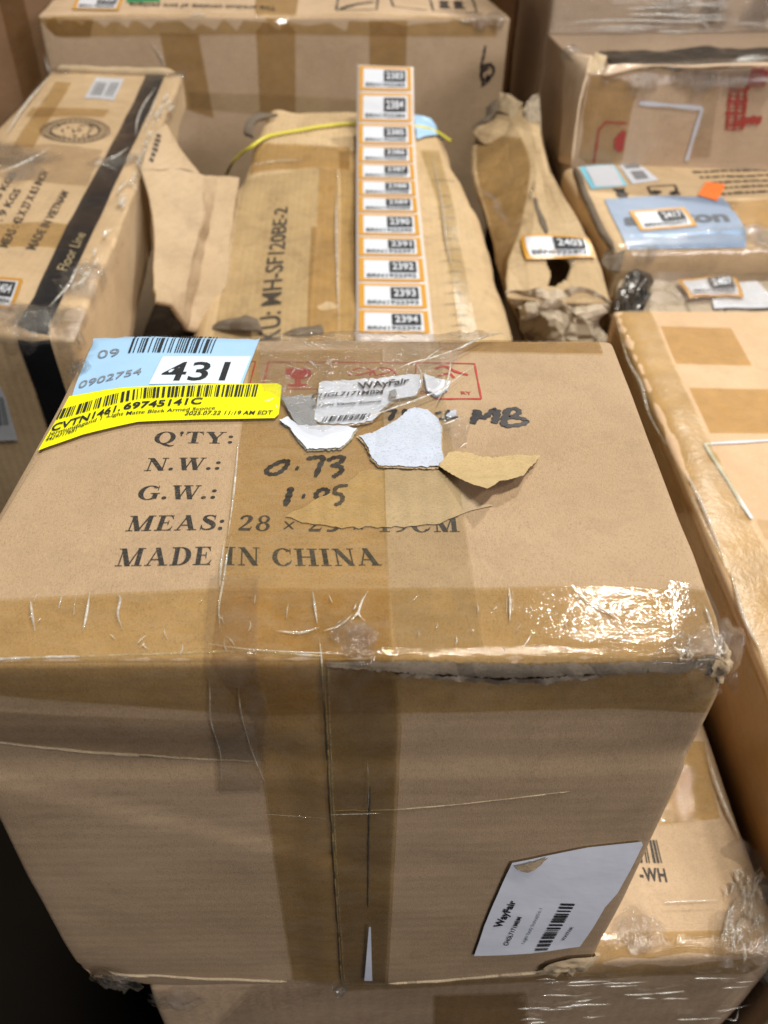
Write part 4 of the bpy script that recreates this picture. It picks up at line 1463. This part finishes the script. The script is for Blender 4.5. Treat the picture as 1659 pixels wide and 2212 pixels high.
PC = NetChart(rows, amp=.0035, freq=9, seed=5, ridge=.003)
PC.guess = (.5, .4)
PC.unit = .45
PC.step = .08
PC.body('carton', M['card_parcel'], par, 110, 90, thick=.004)
p = Print(PC, .001)
P4 = lambda *pp: to_uv(PC, pp, (.35, .3))
p.text('SKU: MH-SF120BE-2', P4(C2((305, 2075)), C2((352, 1232)), C2((272, 1240)), C2((160, 2085))), M['ink_soft'], bold=.01)
p.build('print', par, label='long black stock code')
dp = lambda pol, mt, off=.0015, nm='tape', **kw: drape(PC, pol, off, nm, M[mt], par, res=.012, g=(.5, .4), **kw)
dp(C2((540, 1005), (650, 1005), (655, 1500), (662, 2060), (470, 2060), (492, 1350), (525, 1350)), 'tape_deep')
dp(C2((655, 900), (765, 900), (775, 1500), (775, 2060), (662, 2060)), 'tape', .0018)
dp(C2((160, 870), (300, 860), (720, 880), (720, 1010), (300, 1010), (130, 1040)), 'tape_deep', .002)
dp(C2((1140, 900), (1250, 900), (1330, 1200), (1420, 1700), (1490, 2060), (1380, 2060), (1290, 1500)), 'tape_olive', .002)
dp(C2((110, 1080), (540, 1000), (480, 2060), (-100, 2060), (20, 1500)), 'tape_faint', .0022)
edge = [(C2((648, 1010), (640, 1300), (645, 1600), (655, 1960)), .0016), (C2((1200, 900), (1260, 1200), (1300, 1500), (1380, 1800)), .0012), (C2((150, 990), (300, 965), (440, 960)), .0012)]
for i in range(14):
    y = 1080 + 65 * i
    edge.append((C2((1190 + i * 6 + (i * 37 % 50), y + (i * 29 % 30)), (1280 + i * 8, y - 8 + (i * 29 % 30)), (1360 + i * 9 - (i * 53 % 60), y + 6 + (i * 17 % 30))), .0006))
wires(PC, edge[:3], M['film_edge_glint'], 'tape_wrinkles', par, off=.003)
wires(PC, edge[3:], M['card_edge'], 'corrugation_marks', par, off=.0012, flat=.4)
dpb = drape(PC, C2((1100, 745), (1225, 765), (1262, 860), (1115, 842)), .004, 'label', M['cyan'], par, res=.01, g=(.6, .8), label='light blue sticker half hidden by the label strip')
dpb.data.materials[0] = M['blue']
# torn mouth at the near end
mouth = NetChart([[att(*C1(a), t) for a, t in r] for r in (
    [((1225, 1960), .955), ((1330, 1955), .94), ((1450, 1962), .93), ((1560, 1965), .93)],
    [((1245, 1930), .965), ((1340, 1900), .945), ((1440, 1905), .93), ((1530, 1900), .935)],
    [((1290, 1890), .985), ((1380, 1880), .965), ((1450, 1868), .955), ((1500, 1885), .96)])], amp=.003, freq=40, seed=2)
mouth.body('torn_edge', M['card_edge'], par, 16, 10, thick=.003)
mouth2 = NetChart([[att(*C2(a), t) for a, t in r] for r in (
    [((300, 1985), .94), ((420, 1985), .93), ((560, 1975), .93)],
    [((330, 1972), .945), ((440, 1948), .94), ((560, 1940), .935)],
    [((400, 1952), .96), ((460, 1938), .955), ((545, 1930), .95)])], amp=.002, freq=40, seed=5)
mouth2.body('torn_edge', M['card_edge'], par, 12, 8, thick=.003)
# big flap: two panels
fr = [[((340, 650), .87), ((370, 660), .90), ((393, 695), .935), ((402, 712), .955), ((444, 720), .972)],
      [((332, 598), .92), ((365, 600), .935), ((408, 600), .95), ((430, 608), .985), ((490, 612), 1.00)],
      [((334, 520), .95), ((370, 515), .965), ((425, 520), .978), ((445, 520), 1.02), ((498, 520), 1.045)],
      [((326, 437), .97), ((375, 430), .995), ((436, 440), 1.008), ((463, 440), 1.06), ((508, 445), 1.09)],
      [((303, 368), .99), ((370, 360), 1.02), ((436, 379), 1.045), ((470, 380), 1.10), ((516, 386), 1.125)]]
fc = NetChart([[att(*a, t) for a, t in r] for r in fr], amp=.003, freq=16, seed=9, ridge=.003)
fc.step = .1
fc.lin = True
fc.body('torn_flap', M['card_flap'], par, 40, 44, thick=.0045)
fr2 = [[((303, 366), .99), ((350, 366), 1.008), ((400, 366), 1.04), ((436, 379), 1.066)],
       [((312, 335), 1.01), ((352, 330), 1.025), ((390, 335), 1.045), ((415, 350), 1.065)],
       [((320, 310), 1.03), ((350, 300), 1.04), ((372, 305), 1.05), ((392, 322), 1.06)],
       [((336, 280), 1.05), ((350, 272), 1.055), ((360, 268), 1.06), ((366, 282), 1.065)]]
fc2 = NetChart([[att(*a, t) for a, t in r] for r in fr2], amp=.002, freq=16, seed=9)
fc2.unit = .12
o = fc2.body('torn_flap', M['card_flap'], par, 24, 24, thick=.0045)
p = Print(fc2, .001)
q = to_uv(fc2, PX((330, 352), (350, 290), (340, 286), (321, 346)))
for k_ in range(6):
    p.rect(q, k_ / 6, .1 * (k_ % 2), k_ / 6 + .1, .9, M['ink_soft'])
p.build('print', o)
# upright torn edge and crushed corner at the far left
cr = NetChart([[att(*a, t) for a, t in r] for r in (
    [((528, 292), 1.27), ((535, 262), 1.28), ((560, 248), 1.30)], [((548, 300), 1.26), ((552, 268), 1.28), ((600, 250), 1.30)])], amp=.002, freq=30)
cr.body('crushed_corner', M['card_edge'], par, 10, 8, thick=.004)

# ================================================================ STRAP
st = root('plastic_strap', (-.1, 1.1, -.2), 'thin yellow strap across the far end of the torn parcel', 'strap')
px = [(488, 380), (500, 355), (520, 333), (545, 315), (580, 300), (640, 288), (700, 278), (770, 273), (900, 279), (940, 290), (975, 306)]
tt = [1.36, 1.27, 1.24, 1.22, 1.215, 1.215, 1.21, 1.21, 1.21, 1.22, 1.25]
P0 = [att(a, b, t) for (a, b), t in zip(px, tt)]
for i_ in range(4, 10):
    P0[i_] = PC.P(*PC.inv(px[i_][0], px[i_][1], (.5, .75)), .004)
V, F = [], []
m_ = 60
P = [NetChart.cr(P0, i / m_) for i in range(m_ + 1)]
for i, c in enumerate(P):
    t = (P[min(i + 1, m_)] - P[max(i - 1, 0)]).normalized()
    a = t.cross(Vector((0, -.6, .8))).normalized()
    b = t.cross(a)
    for k in range(6):
        th = math.pi * k / 3
        V.append(c + a * math.cos(th) * .0032 + b * math.sin(th) * .0018)
    if i:
        for k in range(6):
            F.append(((i - 1) * 6 + k, (i - 1) * 6 + (k + 1) % 6, i * 6 + (k + 1) % 6, i * 6 + k))
mk('strap_band', V, F, M['strap'], st)

# ================================================================ STICKER STRIP
zs = root('sticker_strip', (.04, .9, -.2), 'white backed strip of twelve numbered amber stickers 2383 to 2394', 'label strip')
ysb = [140, 198, 265, 313, 352, 388, 424, 460, 510, 555, 610, 668, 722, 760]
tb = [1.236, 1.224, 1.222, 1.200, 1.172, 1.141, 1.109, 1.075, 1.048, 1.017, .989, .962, .93, .908]
rx_ = [893, 894, 895, 897, 899, 902, 905, 909, 914, 919, 925, 931, 937, 941]
lx_ = [772, 771, 770, 770, 769, 769, 769, 769, 769, 769, 769, 769, 768, 768]
rws = []
for y, t, xr, xl in zip(ysb, tb, rx_, lx_):
    rws.append([att(xl, y, t), att((xl + xr) / 2, y + (1.5 if y > 150 else 3), t + .0), att(xr, y + (5 if y < 150 else 2), t)])
SC = NetChart(rws[::-1], amp=0)
SC.unit = .3
SC.body('backing', M['liner'], zs, 8, 104, thick=.0006)
NR = len(rws) - 1
for k in range(12):
    v0, v1 = (NR - k - 1) / NR, (NR - k) / NR
    dv = v1 - v0
    q = [(.045, v0 + dv * .05), (.955, v0 + dv * .05), (.955, v1 - dv * .05), (.045, v1 - dv * .05)]
    number_label(SC, q, str(2383 + k), zs, .0009)

# ================================================================ NARROW TORN BOX
nb = root('torn_box', (.27, .95, -.85), 'narrow crushed kraft box with a hole under its sticker', 'box')
nr = [[((1150, 790), 1.20), ((1120, 700), 1.10), ((1093, 640), 1.05), ((1150, 645), 1.045), ((1200, 650), 1.045), ((1262, 655), 1.045), ((1320, 652), 1.05), ((1322, 720), 1.14), ((1330, 790), 1.3)],
      [((1130, 740), 1.30), ((1085, 610), 1.15), ((1099, 566), 1.09), ((1140, 562), 1.082), ((1190, 565), 1.085), ((1245, 570), 1.08), ((1297, 575), 1.08), ((1310, 640), 1.2), ((1320, 740), 1.4)],
      [((1110, 640), 1.40), ((1060, 510), 1.22), ((1122, 500), 1.15), ((1150, 495), 1.135), ((1190, 490), 1.135), ((1225, 490), 1.13), ((1256, 490), 1.13), ((1285, 560), 1.25), ((1300, 660), 1.45)],
      [((1085, 560), 1.48), ((1035, 430), 1.30), ((1139, 430), 1.205), ((1158, 425), 1.20), ((1178, 428), 1.195), ((1196, 422), 1.19), ((1213, 415), 1.19), ((1240, 470), 1.3), ((1260, 570), 1.5)],
      [((1050, 480), 1.55), ((1018, 360), 1.37), ((1146, 350), 1.28), ((1155, 348), 1.275), ((1165, 348), 1.27), ((1173, 349), 1.265), ((1181, 350), 1.265), ((1200, 400), 1.36), ((1220, 500), 1.6)],
      [((1045, 400), 1.6), ((1026, 300), 1.42), ((1120, 285), 1.34), ((1140, 280), 1.335), ((1150, 280), 1.33), ((1160, 280), 1.33), ((1168, 283), 1.33), ((1180, 330), 1.42), ((1190, 430), 1.6)],
      [((1060, 350), 1.66), ((1045, 262), 1.48), ((1085, 235), 1.43), ((1110, 230), 1.42), ((1130, 232), 1.41), ((1150, 238), 1.4), ((1163, 246), 1.4), ((1165, 290), 1.48), ((1175, 400), 1.65)]]
NC = NetChart([[att(*a, t) for a, t in r] for r in nr], amp=.0022, freq=14, seed=6, ridge=.0015)
NC.lin = True
NC.unit = .4
NC.guess = (.5, .2)
NC.step = .05
hole_uv = to_uv(NC, D1((670, 1270), (800, 1240), (930, 1300), (960, 1400), (910, 1520), (800, 1600), (710, 1600), (745, 1460)))
NC.body('carton', M['card_narrow'], nb, 120, 130, hole=lambda u, v: inside((u, v), hole_uv), thick=.004)
drape(NC, D1((560, 640), (590, 650), (640, 800), (690, 900), (720, 1010), (700, 1040), (650, 960), (600, 820)), .0012, 'gash', M['card_edge'], nb, res=.006, jitter=.002, label='dark crease torn into the top')
number_label(NC, to_uv(NC, D1((480, 1330), (1225, 1310), (1150, 1105), (430, 1075))), '2403', nb, .004, gap=.002, label='wavy amber bordered sticker above the hole')
drape_uv(NC, [(.14, .04), (.25, .03), (.25, .80), (.14, .84)], .0015, .012, 'tape', M['tape_deep'], nb)
ce = NetChart([[att(*D1(a), t) for a, t in r] for r in (
    [((560, 2230), 1.10), ((700, 2240), 1.07), ((900, 2250), 1.05), ((1100, 2250), 1.05), ((1290, 2230), 1.08)],
    [((480, 2050), 1.09), ((680, 2000), 1.055), ((880, 2050), 1.04), ((1080, 2010), 1.04), ((1300, 2060), 1.07)],
    [((350, 1900), 1.075), ((580, 1880), 1.04), ((800, 1850), 1.055), ((1020, 1870), 1.03), ((1330, 1900), 1.06)],
    [((270, 1790), 1.06), ((520, 1750), 1.05), ((780, 1740), 1.035), ((1060, 1760), 1.05), ((1370, 1800), 1.055)],
    [((250, 1680), 1.05), ((480, 1640), 1.045), ((760, 1640), 1.05), ((1080, 1600), 1.045), ((1400, 1740), 1.05)])], amp=.008, freq=24, seed=3, ridge=.014)
ce.body('crumpled_end', M['card_crumple'], nb, 15, 12, thick=.003, smooth=False)


def crumple(name, mat, parent, grid, amp, freq, seed, nu=20, nv=16, ridge=0.0, label=None, k=PX):
    c_ = NetChart([[att(*k(a), t) for a, t in r] for r in grid], amp=amp, freq=freq, seed=seed, ridge=ridge)
    flat = 'torn' in name
    o_ = c_.body(name, mat, parent, nu // 2 if flat else nu, nv // 2 if flat else nv, thick=.003, smooth=not flat)
    if label:
        o_['label'] = label
    return o_


crumple('torn_piece', M['card_narrow'], nb, [[((90, 710), 1.40), ((140, 765), 1.38), ((200, 760), 1.37)], [((120, 670), 1.40), ((190, 700), 1.37), ((270, 720), 1.36)], [((160, 650), 1.41), ((250, 640), 1.38), ((340, 690), 1.37)]], .004, 30, 2, k=C3)
crumple('torn_piece', M['card_torn'], nb, [[((215, 590), 1.43), ((270, 610), 1.40), ((300, 640), 1.38)], [((225, 520), 1.44), ((290, 540), 1.41), ((330, 590), 1.39)], [((225, 488), 1.45), ((275, 500), 1.43), ((350, 545), 1.40)]], .004, 30, 3, k=C3)
crumple('torn_piece', M['card_crumple'], nb, [[((360, 660), 1.36), ((400, 720), 1.34), ((440, 745), 1.34)], [((362, 570), 1.38), ((405, 620), 1.36), ((448, 650), 1.35)], [((395, 510), 1.41), ((425, 500), 1.40), ((436, 490), 1.40)]], .005, 30, 4, k=C3)
crumple('torn_piece', M['card_edge'], nb, [[((80, 690), 1.42), ((130, 660), 1.42), ((170, 640), 1.42)], [((150, 620), 1.44), ((190, 590), 1.43), ((215, 590), 1.43)], [((170, 570), 1.46), ((195, 545), 1.45), ((215, 530), 1.45)]], .006, 30, 5, k=C3)
tuft(NC, D1((570, 520)), .012, 8, M['film_dense'], 'film_scrap', nb, 33, up=.006, label='glinting scrap of clear film')
tuft(NC, D1((540, 620)), .010, 6, M['film_dense'], 'film_scrap', nb, 34, up=.005)
tuft(NC, D1((960, 1345)), .010, 6, M['film'], 'film_scrap', nb, 35, up=.004)

# ================================================================ AMAZON-TAPED BOX
ab = root('cardboard_box', (.7, 1.05, -.5), 'kraft box with blue-grey tape, neon orange dot sticker and sticker 2417', 'box')
ac = dict(TFL=atz(1330, 538, -.235), TFR=atz(1950, 522, -.235), TBL=atz(1213, 358, -.205), TBR=atz(1950, 312, -.205))
for k in ('FL', 'FR', 'BL', 'BR'):
    t = ac['T' + k]
    ac['B' + k] = Vector((t.x, t.y, t.z - .28))
AW = (ac['TFR'] - ac['TFL']).length
AD = (ac['TBL'] - ac['TFL']).length
AB = BoxChart(ac, (AW, AD, .28), r=.012, amp=.003, freq=8, seed=7)
AB.guess = (.1, .1)
AB.body('carton', M['card_amz'], ab, res=.015)
mb_ = drape(AB, D2((275, 520), (700, 492), (1270, 484), (1330, 545), (1470, 770), (1482, 900), (1100, 915), (480, 918), (330, 640)), .0015, 'tape', M['mailer'], ab, res=.015, label='wide blue-grey printed tape')
p = Print(AB, .002)
p.rect(to_uv(AB, D2((480, 918), (1482, 902), (1472, 772), (500, 815))), 0, 0, 1, 1, M['mailer2'])
p.text('amazon', to_uv(AB, D2((445, 735), (1335, 700), (1290, 612), (430, 640))), M['ink_grey2'], bold=.04, lvl=1)
p.build('print', mb_)
number_label(AB, to_uv(AB, D2((580, 780), (1060, 745), (945, 590), (480, 622))), '2417', ab, .0028, gap=.0016, label='amber bordered sticker on the blue-grey tape')
c1_ = drape(AB, D2((62, 225), (355, 212), (470, 398), (168, 432)), .0012, 'label', M['cyan'], ab, res=.02, label='white barcode label with cyan border')
p = Print(AB, .0016)
p.rect(to_uv(AB, D2((200, 412), (440, 398), (350, 225), (115, 238))), 0, 0, 1, 1, M['labelwhite'])
p.rect(to_uv(AB, D2((255, 385), (400, 375), (330, 240), (185, 250))), 0, 0, 1, .35, M['ink_grey'], 1)
p.rect(to_uv(AB, D2((255, 385), (400, 375), (330, 240), (185, 250))), 0, .55, 1, 1, M['ink_grey'], 1)
p.build('print', c1_)
c2_ = drape(AB, D2((385, 198), (555, 184), (735, 355), (510, 385)), .0012, 'label', M['labelwhite'], ab, res=.02, label='plain white barcode label')
p = Print(AB, .0016)
qq = to_uv(AB, D2((530, 350), (650, 340), (560, 210), (440, 222)))
p.rect(qq, .1, 0, 1, .55, M['ink_grey'], 1)
p.rect(qq, 0, .75, 1, 1, M['ink_grey'], 1)
p.build('print', c2_)
ns = drape(AB, D2((1135, 362), (1290, 388), (1295, 405), (1225, 530), (1065, 480)), .0030, 'sticker', M['neon'], ab, res=.02, label='small neon orange sticker')
p = Print(AB, .0012)
p.line(*to_uv(AB, D2((395, 425), (440, 505))), .013, M['ink'])
p.flush('print', ab)
for r in range(5):
    y = 268 + r * 46
    x0 = 1035 + r * 60
    qq = to_uv(AB, D2((x0, y + 14), (x0 + 760, y - 4), (x0 + 740, y - 26), (x0 - 20, y - 8)))
    rt_ = random.Random(r)
    a_ = 0.0
    while a_ < 1:
        w_ = rt_.uniform(.03, .11)
        p.rect(qq, a_, .1 + rt_.uniform(0, .15), min(1, a_ + w_), .75 + rt_.uniform(0, .15), M['ink_soft'])
        a_ += w_ + .02
frame_px(AB, p, D2((670, 480), (640, 410), (870, 392), (905, 475)), .003, M['ink_soft'])
for x in (705, 860):
    p.stroke(to_uv(AB, D2((x - 15, 478), (x + 10, 455), (x + 30, 470))), .010, M['ink_soft'])
p.stroke(to_uv(AB, D2((1380, 190), (1480, 195))), .01, M['ink_soft'])
p.stroke(to_uv(AB, D2((1180, 205), (1260, 203))), .008, M['ink_soft'])
p.build('print', ab, label='faded black handling text')
drape(AB, D2((1300, 520), (2400, 470), (2400, 750), (1440, 760)), .0012, 'tape', M['tape_deep'], ab, res=.03)
drape(AB, D2((1390, 740), (2400, 720), (2400, 1230), (420, 1230), (400, 900)), .004, 'stretch_film', M['film_soft'], ab, res=.018, jitter=.004)
for k, c_ in enumerate(((1560, 850), (1640, 840), (1520, 780), (680, 970), (330, 990))):
    tuft(AB, D2(c_), .022, 8, M['film_dense'], 'bunched_film', ab, 120 + k, up=.006)
edge_roll(AB, D2((20, 230), (120, 480), (230, 760), (330, 900)), .006, M['card_edge'], 'worn_edge', ab, 6, amp=.3)

# ================================================================ CRUMPLED BOX between
cb = root('crushed_box', (.6, .82, -.6), 'crushed film-wrapped box behind the long right box, sticker 2407', 'box')
zc = -.272
cc = dict(TFL=Vector((.34, .69, zc)), TFR=Vector((.95, .69, zc)), TBL=Vector((.375, .925, zc)), TBR=Vector((.95, .925, zc)))
for k in ('FL', 'FR', 'BL', 'BR'):
    t = cc['T' + k]
    cc['B' + k] = Vector((t.x, t.y, t.z - .3))
CB = BoxChart(cc, (.6, .235, .3), r=.015, amp=.005, freq=14, seed=12)
CB.guess = (.2, .15)
CB.body('carton', M['card_crumple'], cb, res=.010)
lt = drape(CB, D2((1385, 1235), (1560, 1210), (1760, 1430), (1200, 1440), (1180, 1385)), .004, 'label', M['labelwhite'], cb, res=.02, label='blank white label')
number_label(CB, to_uv(CB, D2((980, 1385), (1450, 1360), (1370, 1195), (880, 1212))), '2407', cb, .008, gap=.003, label='amber bordered sticker')
crumple('torn_plastic', M['dark_plastic'], cb, [[((360, 1400), 1.04), ((480, 1410), 1.02), ((620, 1410), 1.03)], [((390, 1280), 1.08), ((520, 1290), 1.05), ((660, 1330), 1.06)], [((480, 1180), 1.13), ((580, 1150), 1.10), ((680, 1230), 1.10)], [((560, 1150), 1.16), ((620, 1140), 1.15), ((690, 1190), 1.14)]], .008, 22, 4, ridge=.012, k=D2, label='dark crumpled plastic corner')
crumple('torn_plastic', M['card_edge'], cb, [[((260, 1060), 1.14), ((330, 1080), 1.12), ((420, 1090), 1.12)], [((280, 960), 1.17), ((350, 960), 1.15), ((440, 980), 1.14)], [((330, 880), 1.2), ((400, 880), 1.18), ((470, 915), 1.17)]], .008, 22, 8, ridge=.01, k=D2)
drape(CB, D2((640, 1180), (2200, 1120), (2300, 1450), (560, 1450)), .010, 'stretch_film', M['film'], cb, res=.012, jitter=.006)
tuft(CB, D2((580, 1380)), .022, 8, M['film_dense'], 'bunched_film', cb, 140, up=.010)

# ================================================================ OPEN BOX with red print
ob = root('open_box', (.7, 1.38, -.85), 'film-wrapped open box with red print and a white label outline', 'box')
oc = {}
yf = 1.205
oc['TFL'] = aty(1269, 156, yf)
oc['TFR'] = aty(1269, 156, yf) + Vector((.62, .01, .02))
oc['TBL'] = oc['TFL'] + Vector((-.01, .30, .0))
oc['TBR'] = oc['TFR'] + Vector((0, .30, 0))
for k in ('FL', 'FR', 'BL', 'BR'):
    t = oc['T' + k]
    oc['B' + k] = Vector((t.x - .005, t.y, -.85))
OB = BoxChart(oc, (.62, .30, .78), r=.004, amp=.004, freq=7, seed=9)
OB.guess = (.1, -.1)
OB.body('carton', M['card_11'], ob, res=.02, skip=('top',))
O4 = lambda *pp: to_uv(OB, C3(*pp), (.15, -.1))
drape(OB, C3((690, 395), (995, 360), (935, 560), (880, 860), (600, 880)), .0012, 'tape', M['tape_deep'], ob, res=.03, g=(.1, -.1))
drape(OB, C3((1320, 420), (1659, 400), (1659, 440), (1400, 460), (1350, 840), (1250, 840)), .0015, 'tape', M['tape_grey'], ob, res=.03, g=(.1, -.1))
p = Print(OB, .0018)


def frame2(pts, wd, mat):
    uv = O4(*pts)
    for i in range(len(uv) - 1):
        p.line(uv[i], uv[i + 1], wd, mat, i * .1)


frame2([(970, 547), (1305, 575), (1225, 860)], .006, M['white'])
p.flush('label_outline', ob, label='white outline of a peeled label')
frame2([(730, 870), (755, 690), (790, 650), (905, 655)], .0028, M['red'])
uv = O4((880, 690), (900, 700), (885, 800), (860, 812), (838, 790), (835, 740))
p.shape(uv, [tuple(range(len(uv)))], M['red'])
p.flush('print', ob, label='red goblet mark in a rounded frame')
rr_ = random.Random(8)
for (x0, y0, x1, y1) in ((1440, 470, 1560, 690), (1550, 350, 1659, 460)):
    for i in range(11):
        t = i / 10
        x = x0 + (x1 - x0) * rr_.random() * .25
        y = y0 + (y1 - y0) * t
        sk = (y - y0) * -.12
        p.stroke(O4((x + sk, y), (x + sk + 60, y + rr_.uniform(-6, 6)), (x1 + sk - 15 * rr_.random(), y + rr_.uniform(-6, 6))), .002 if i % 3 else .004, M['red'])
    for i in range(3):
        x = x0 + (x1 - x0) * (.15 + .35 * i)
        p.stroke(O4((x, y0), (x - 20, y1)), .004, M['red'])
p.stroke(O4((1480, 660), (1560, 640), (1620, 640)), .012, M['red'])
p.build('print', ob, label='red stamped characters')
drape(OB, C3((690, 395), (1000, 350), (1750, 330), (1750, 860), (600, 880)), .0045, 'stretch_film', M['film_soft'], ob, res=.02, jitter=.005, g=(.1, -.1))
for k, c_ in enumerate(((1220, 400), (1290, 430), (1400, 420), (1500, 420), (1010, 440), (1600, 430), (1300, 460), (600, 290))):
    tuft(OB, C3(c_), .03, 7, M['film_dense'] if k != 7 else M['film'], 'bunched_film', ob, 160 + k, up=.008)
# folded-out flap behind and torn corner
crumple('side_flap', M['card_11'], ob, [[((540, 860), 1.30), ((570, 870), 1.27), ((605, 880), 1.24)], [((560, 560), 1.33), ((600, 560), 1.29), ((650, 560), 1.24)], [((570, 330), 1.36), ((630, 350), 1.30), ((695, 395), 1.245)], [((575, 268), 1.38), ((650, 290), 1.31), ((720, 300), 1.27)]], .003, 15, 4, k=C3)
crumple('torn_flap', M['card_torn'], ob, [[((700, 395), 1.25), ((740, 400), 1.25), ((780, 402), 1.25)], [((715, 320), 1.27), ((745, 320), 1.265), ((790, 330), 1.26)], [((740, 280), 1.29), ((760, 285), 1.28), ((800, 300), 1.27)]], .003, 30, 5, k=C3)
rm_ = crumple('top_flap', M['card_11'], ob, [[((780, 402), 1.24), ((1000, 352), 1.235), ((1250, 350), 1.23), ((1750, 340), 1.22)], [((800, 345), 1.28), ((1000, 345), 1.26), ((1250, 345), 1.25), ((1750, 335), 1.24)]], .002, 15, 6, nu=30, nv=5, k=C3)
# dark stuff in the mouth
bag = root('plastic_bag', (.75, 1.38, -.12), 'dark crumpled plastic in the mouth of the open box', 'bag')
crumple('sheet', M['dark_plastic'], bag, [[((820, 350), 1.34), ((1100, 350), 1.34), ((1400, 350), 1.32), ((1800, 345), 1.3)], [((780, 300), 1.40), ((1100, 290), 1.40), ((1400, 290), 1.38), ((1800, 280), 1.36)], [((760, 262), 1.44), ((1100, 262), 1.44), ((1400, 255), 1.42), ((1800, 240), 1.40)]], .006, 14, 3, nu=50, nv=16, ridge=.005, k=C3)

# ================================================================ WRAPPED BOX top right
wb = root('cardboard_box', (.78, 1.8, -.85), 'tall film-wrapped box behind the open box', 'box')
WBc = xf_corners((.79, 1.80, .32), (0, 0, .0), (.87, .45, 1.17))
WB = BoxChart(WBc, (.87, .45, 1.17), r=.01, amp=.005, freq=5, seed=2)
WB.guess = (.1, -.35)
WB.body('carton', M['card_12'], wb, res=.03)
wf = drape(WB, C3((515, -120), (1800, -120), (1800, 262), (700, 262), (440, 560)), .006, 'stretch_film', M['film'], wb, res=.012, jitter=.016, g=(.1, -.35), label='glossy stretch film')
orl = drape(WB, C3((742, 222), (970, 226), (968, 252), (738, 250)), .004, 'label', M['orange'], wb, res=.02, g=(.1, -.35), label='edge of an amber sticker')
orl2 = drape(WB, C3((775, 230), (935, 232), (932, 252), (770, 250)), .005, 'label', M['labelwhite'], wb, res=.02, g=(.1, -.35))
L = []
rr_ = random.Random(14)
for i in range(26):
    y = rr_.uniform(-20, 235)
    x = rr_.uniform(520, 1500)
    L.append((C3((x, y), (x + rr_.uniform(60, 180), y + rr_.uniform(-14, 10)), (x + rr_.uniform(200, 420), y + rr_.uniform(-18, 14))), rr_.uniform(.001, .0025)))
L.append((C3((520, 125), (800, 100), (1150, 110), (1320, 125), (1330, 230)), .002))
uvw = []
wires(WB, L, M['film_edge_glint'], 'film_creases', wb, off=.012)
for k, c_ in enumerate(((1110, 10), (1380, 15), (1370, 60), (1590, 70), (1640, 25), (1480, 225), (1590, 225), (1200, 10))):
    tuft(WB, C3(c_), .04, 8, M['film_dense'], 'bunched_film', wb, 180 + k, up=.010)

# ================================================================ boxes in the gaps
def plain_box(x0, x1, y0, y1, z0, z1, mat, label, seed=0):
    r_ = root('cardboard_box', ((x0 + x1) / 2, (y0 + y1) / 2, z0), label, 'box')
    c_ = xf_corners(((x0 + x1) / 2, (y0 + y1) / 2, z1), (0, 0, .03), (x1 - x0, y1 - y0, z1 - z0))
    b_ = BoxChart(c_, (x1 - x0, y1 - y0, z1 - z0), r=.006, amp=.004, freq=5, seed=seed)
    b_.guess = ((x1 - x0) / 2, -.2)
    b_.body('carton', mat, r_, res=.04)
    return r_, b_


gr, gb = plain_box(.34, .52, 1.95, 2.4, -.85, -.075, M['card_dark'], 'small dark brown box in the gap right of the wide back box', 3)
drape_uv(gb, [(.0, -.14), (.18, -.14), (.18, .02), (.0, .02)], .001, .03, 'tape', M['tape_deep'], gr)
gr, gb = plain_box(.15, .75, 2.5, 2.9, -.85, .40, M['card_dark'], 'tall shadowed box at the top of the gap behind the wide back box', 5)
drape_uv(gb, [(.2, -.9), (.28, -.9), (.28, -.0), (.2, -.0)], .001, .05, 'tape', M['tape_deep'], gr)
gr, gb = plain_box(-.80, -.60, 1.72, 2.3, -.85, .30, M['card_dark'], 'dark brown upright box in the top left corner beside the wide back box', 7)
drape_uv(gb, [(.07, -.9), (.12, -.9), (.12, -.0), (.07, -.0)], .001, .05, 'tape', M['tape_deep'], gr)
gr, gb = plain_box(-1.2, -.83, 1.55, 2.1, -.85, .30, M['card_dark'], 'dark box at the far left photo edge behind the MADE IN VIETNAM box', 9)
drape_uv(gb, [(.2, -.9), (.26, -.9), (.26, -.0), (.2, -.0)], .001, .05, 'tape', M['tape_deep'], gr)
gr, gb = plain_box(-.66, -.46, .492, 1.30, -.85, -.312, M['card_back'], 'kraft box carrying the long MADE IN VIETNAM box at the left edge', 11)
M['gap_shade'] = cardboard('gap_shade_black', (.030, .020, .013), 33, gloss=.1)  # made-up block: near-black colour stands in for the shade of the gap
gr, gb = plain_box(-.335, -.212, .50, 1.55, -.85, -.40, M['gap_shade'], 'added near-black block standing in for the shade between the MADE IN VIETNAM box and the torn parcel', 13)
# crumpled black bag low right
bg_ = root('plastic_bag', (.36, -.06, -.5), 'crumpled black plastic low in the right corner beside the lower box', 'bag')
crumple('sheet', M['dark_plastic'], bg_, [[((1560, 2260), .62), ((1610, 2250), .60), ((1700, 2240), .60)], [((1570, 2190), .66), ((1620, 2170), .63), ((1700, 2160), .62)], [((1620, 2130), .72), ((1660, 2120), .68), ((1720, 2110), .66)]], .01, 25, 3, ridge=.015)
print('BAD', len(BAD), BAD[:60])
print('script done', len(bpy.data.objects))
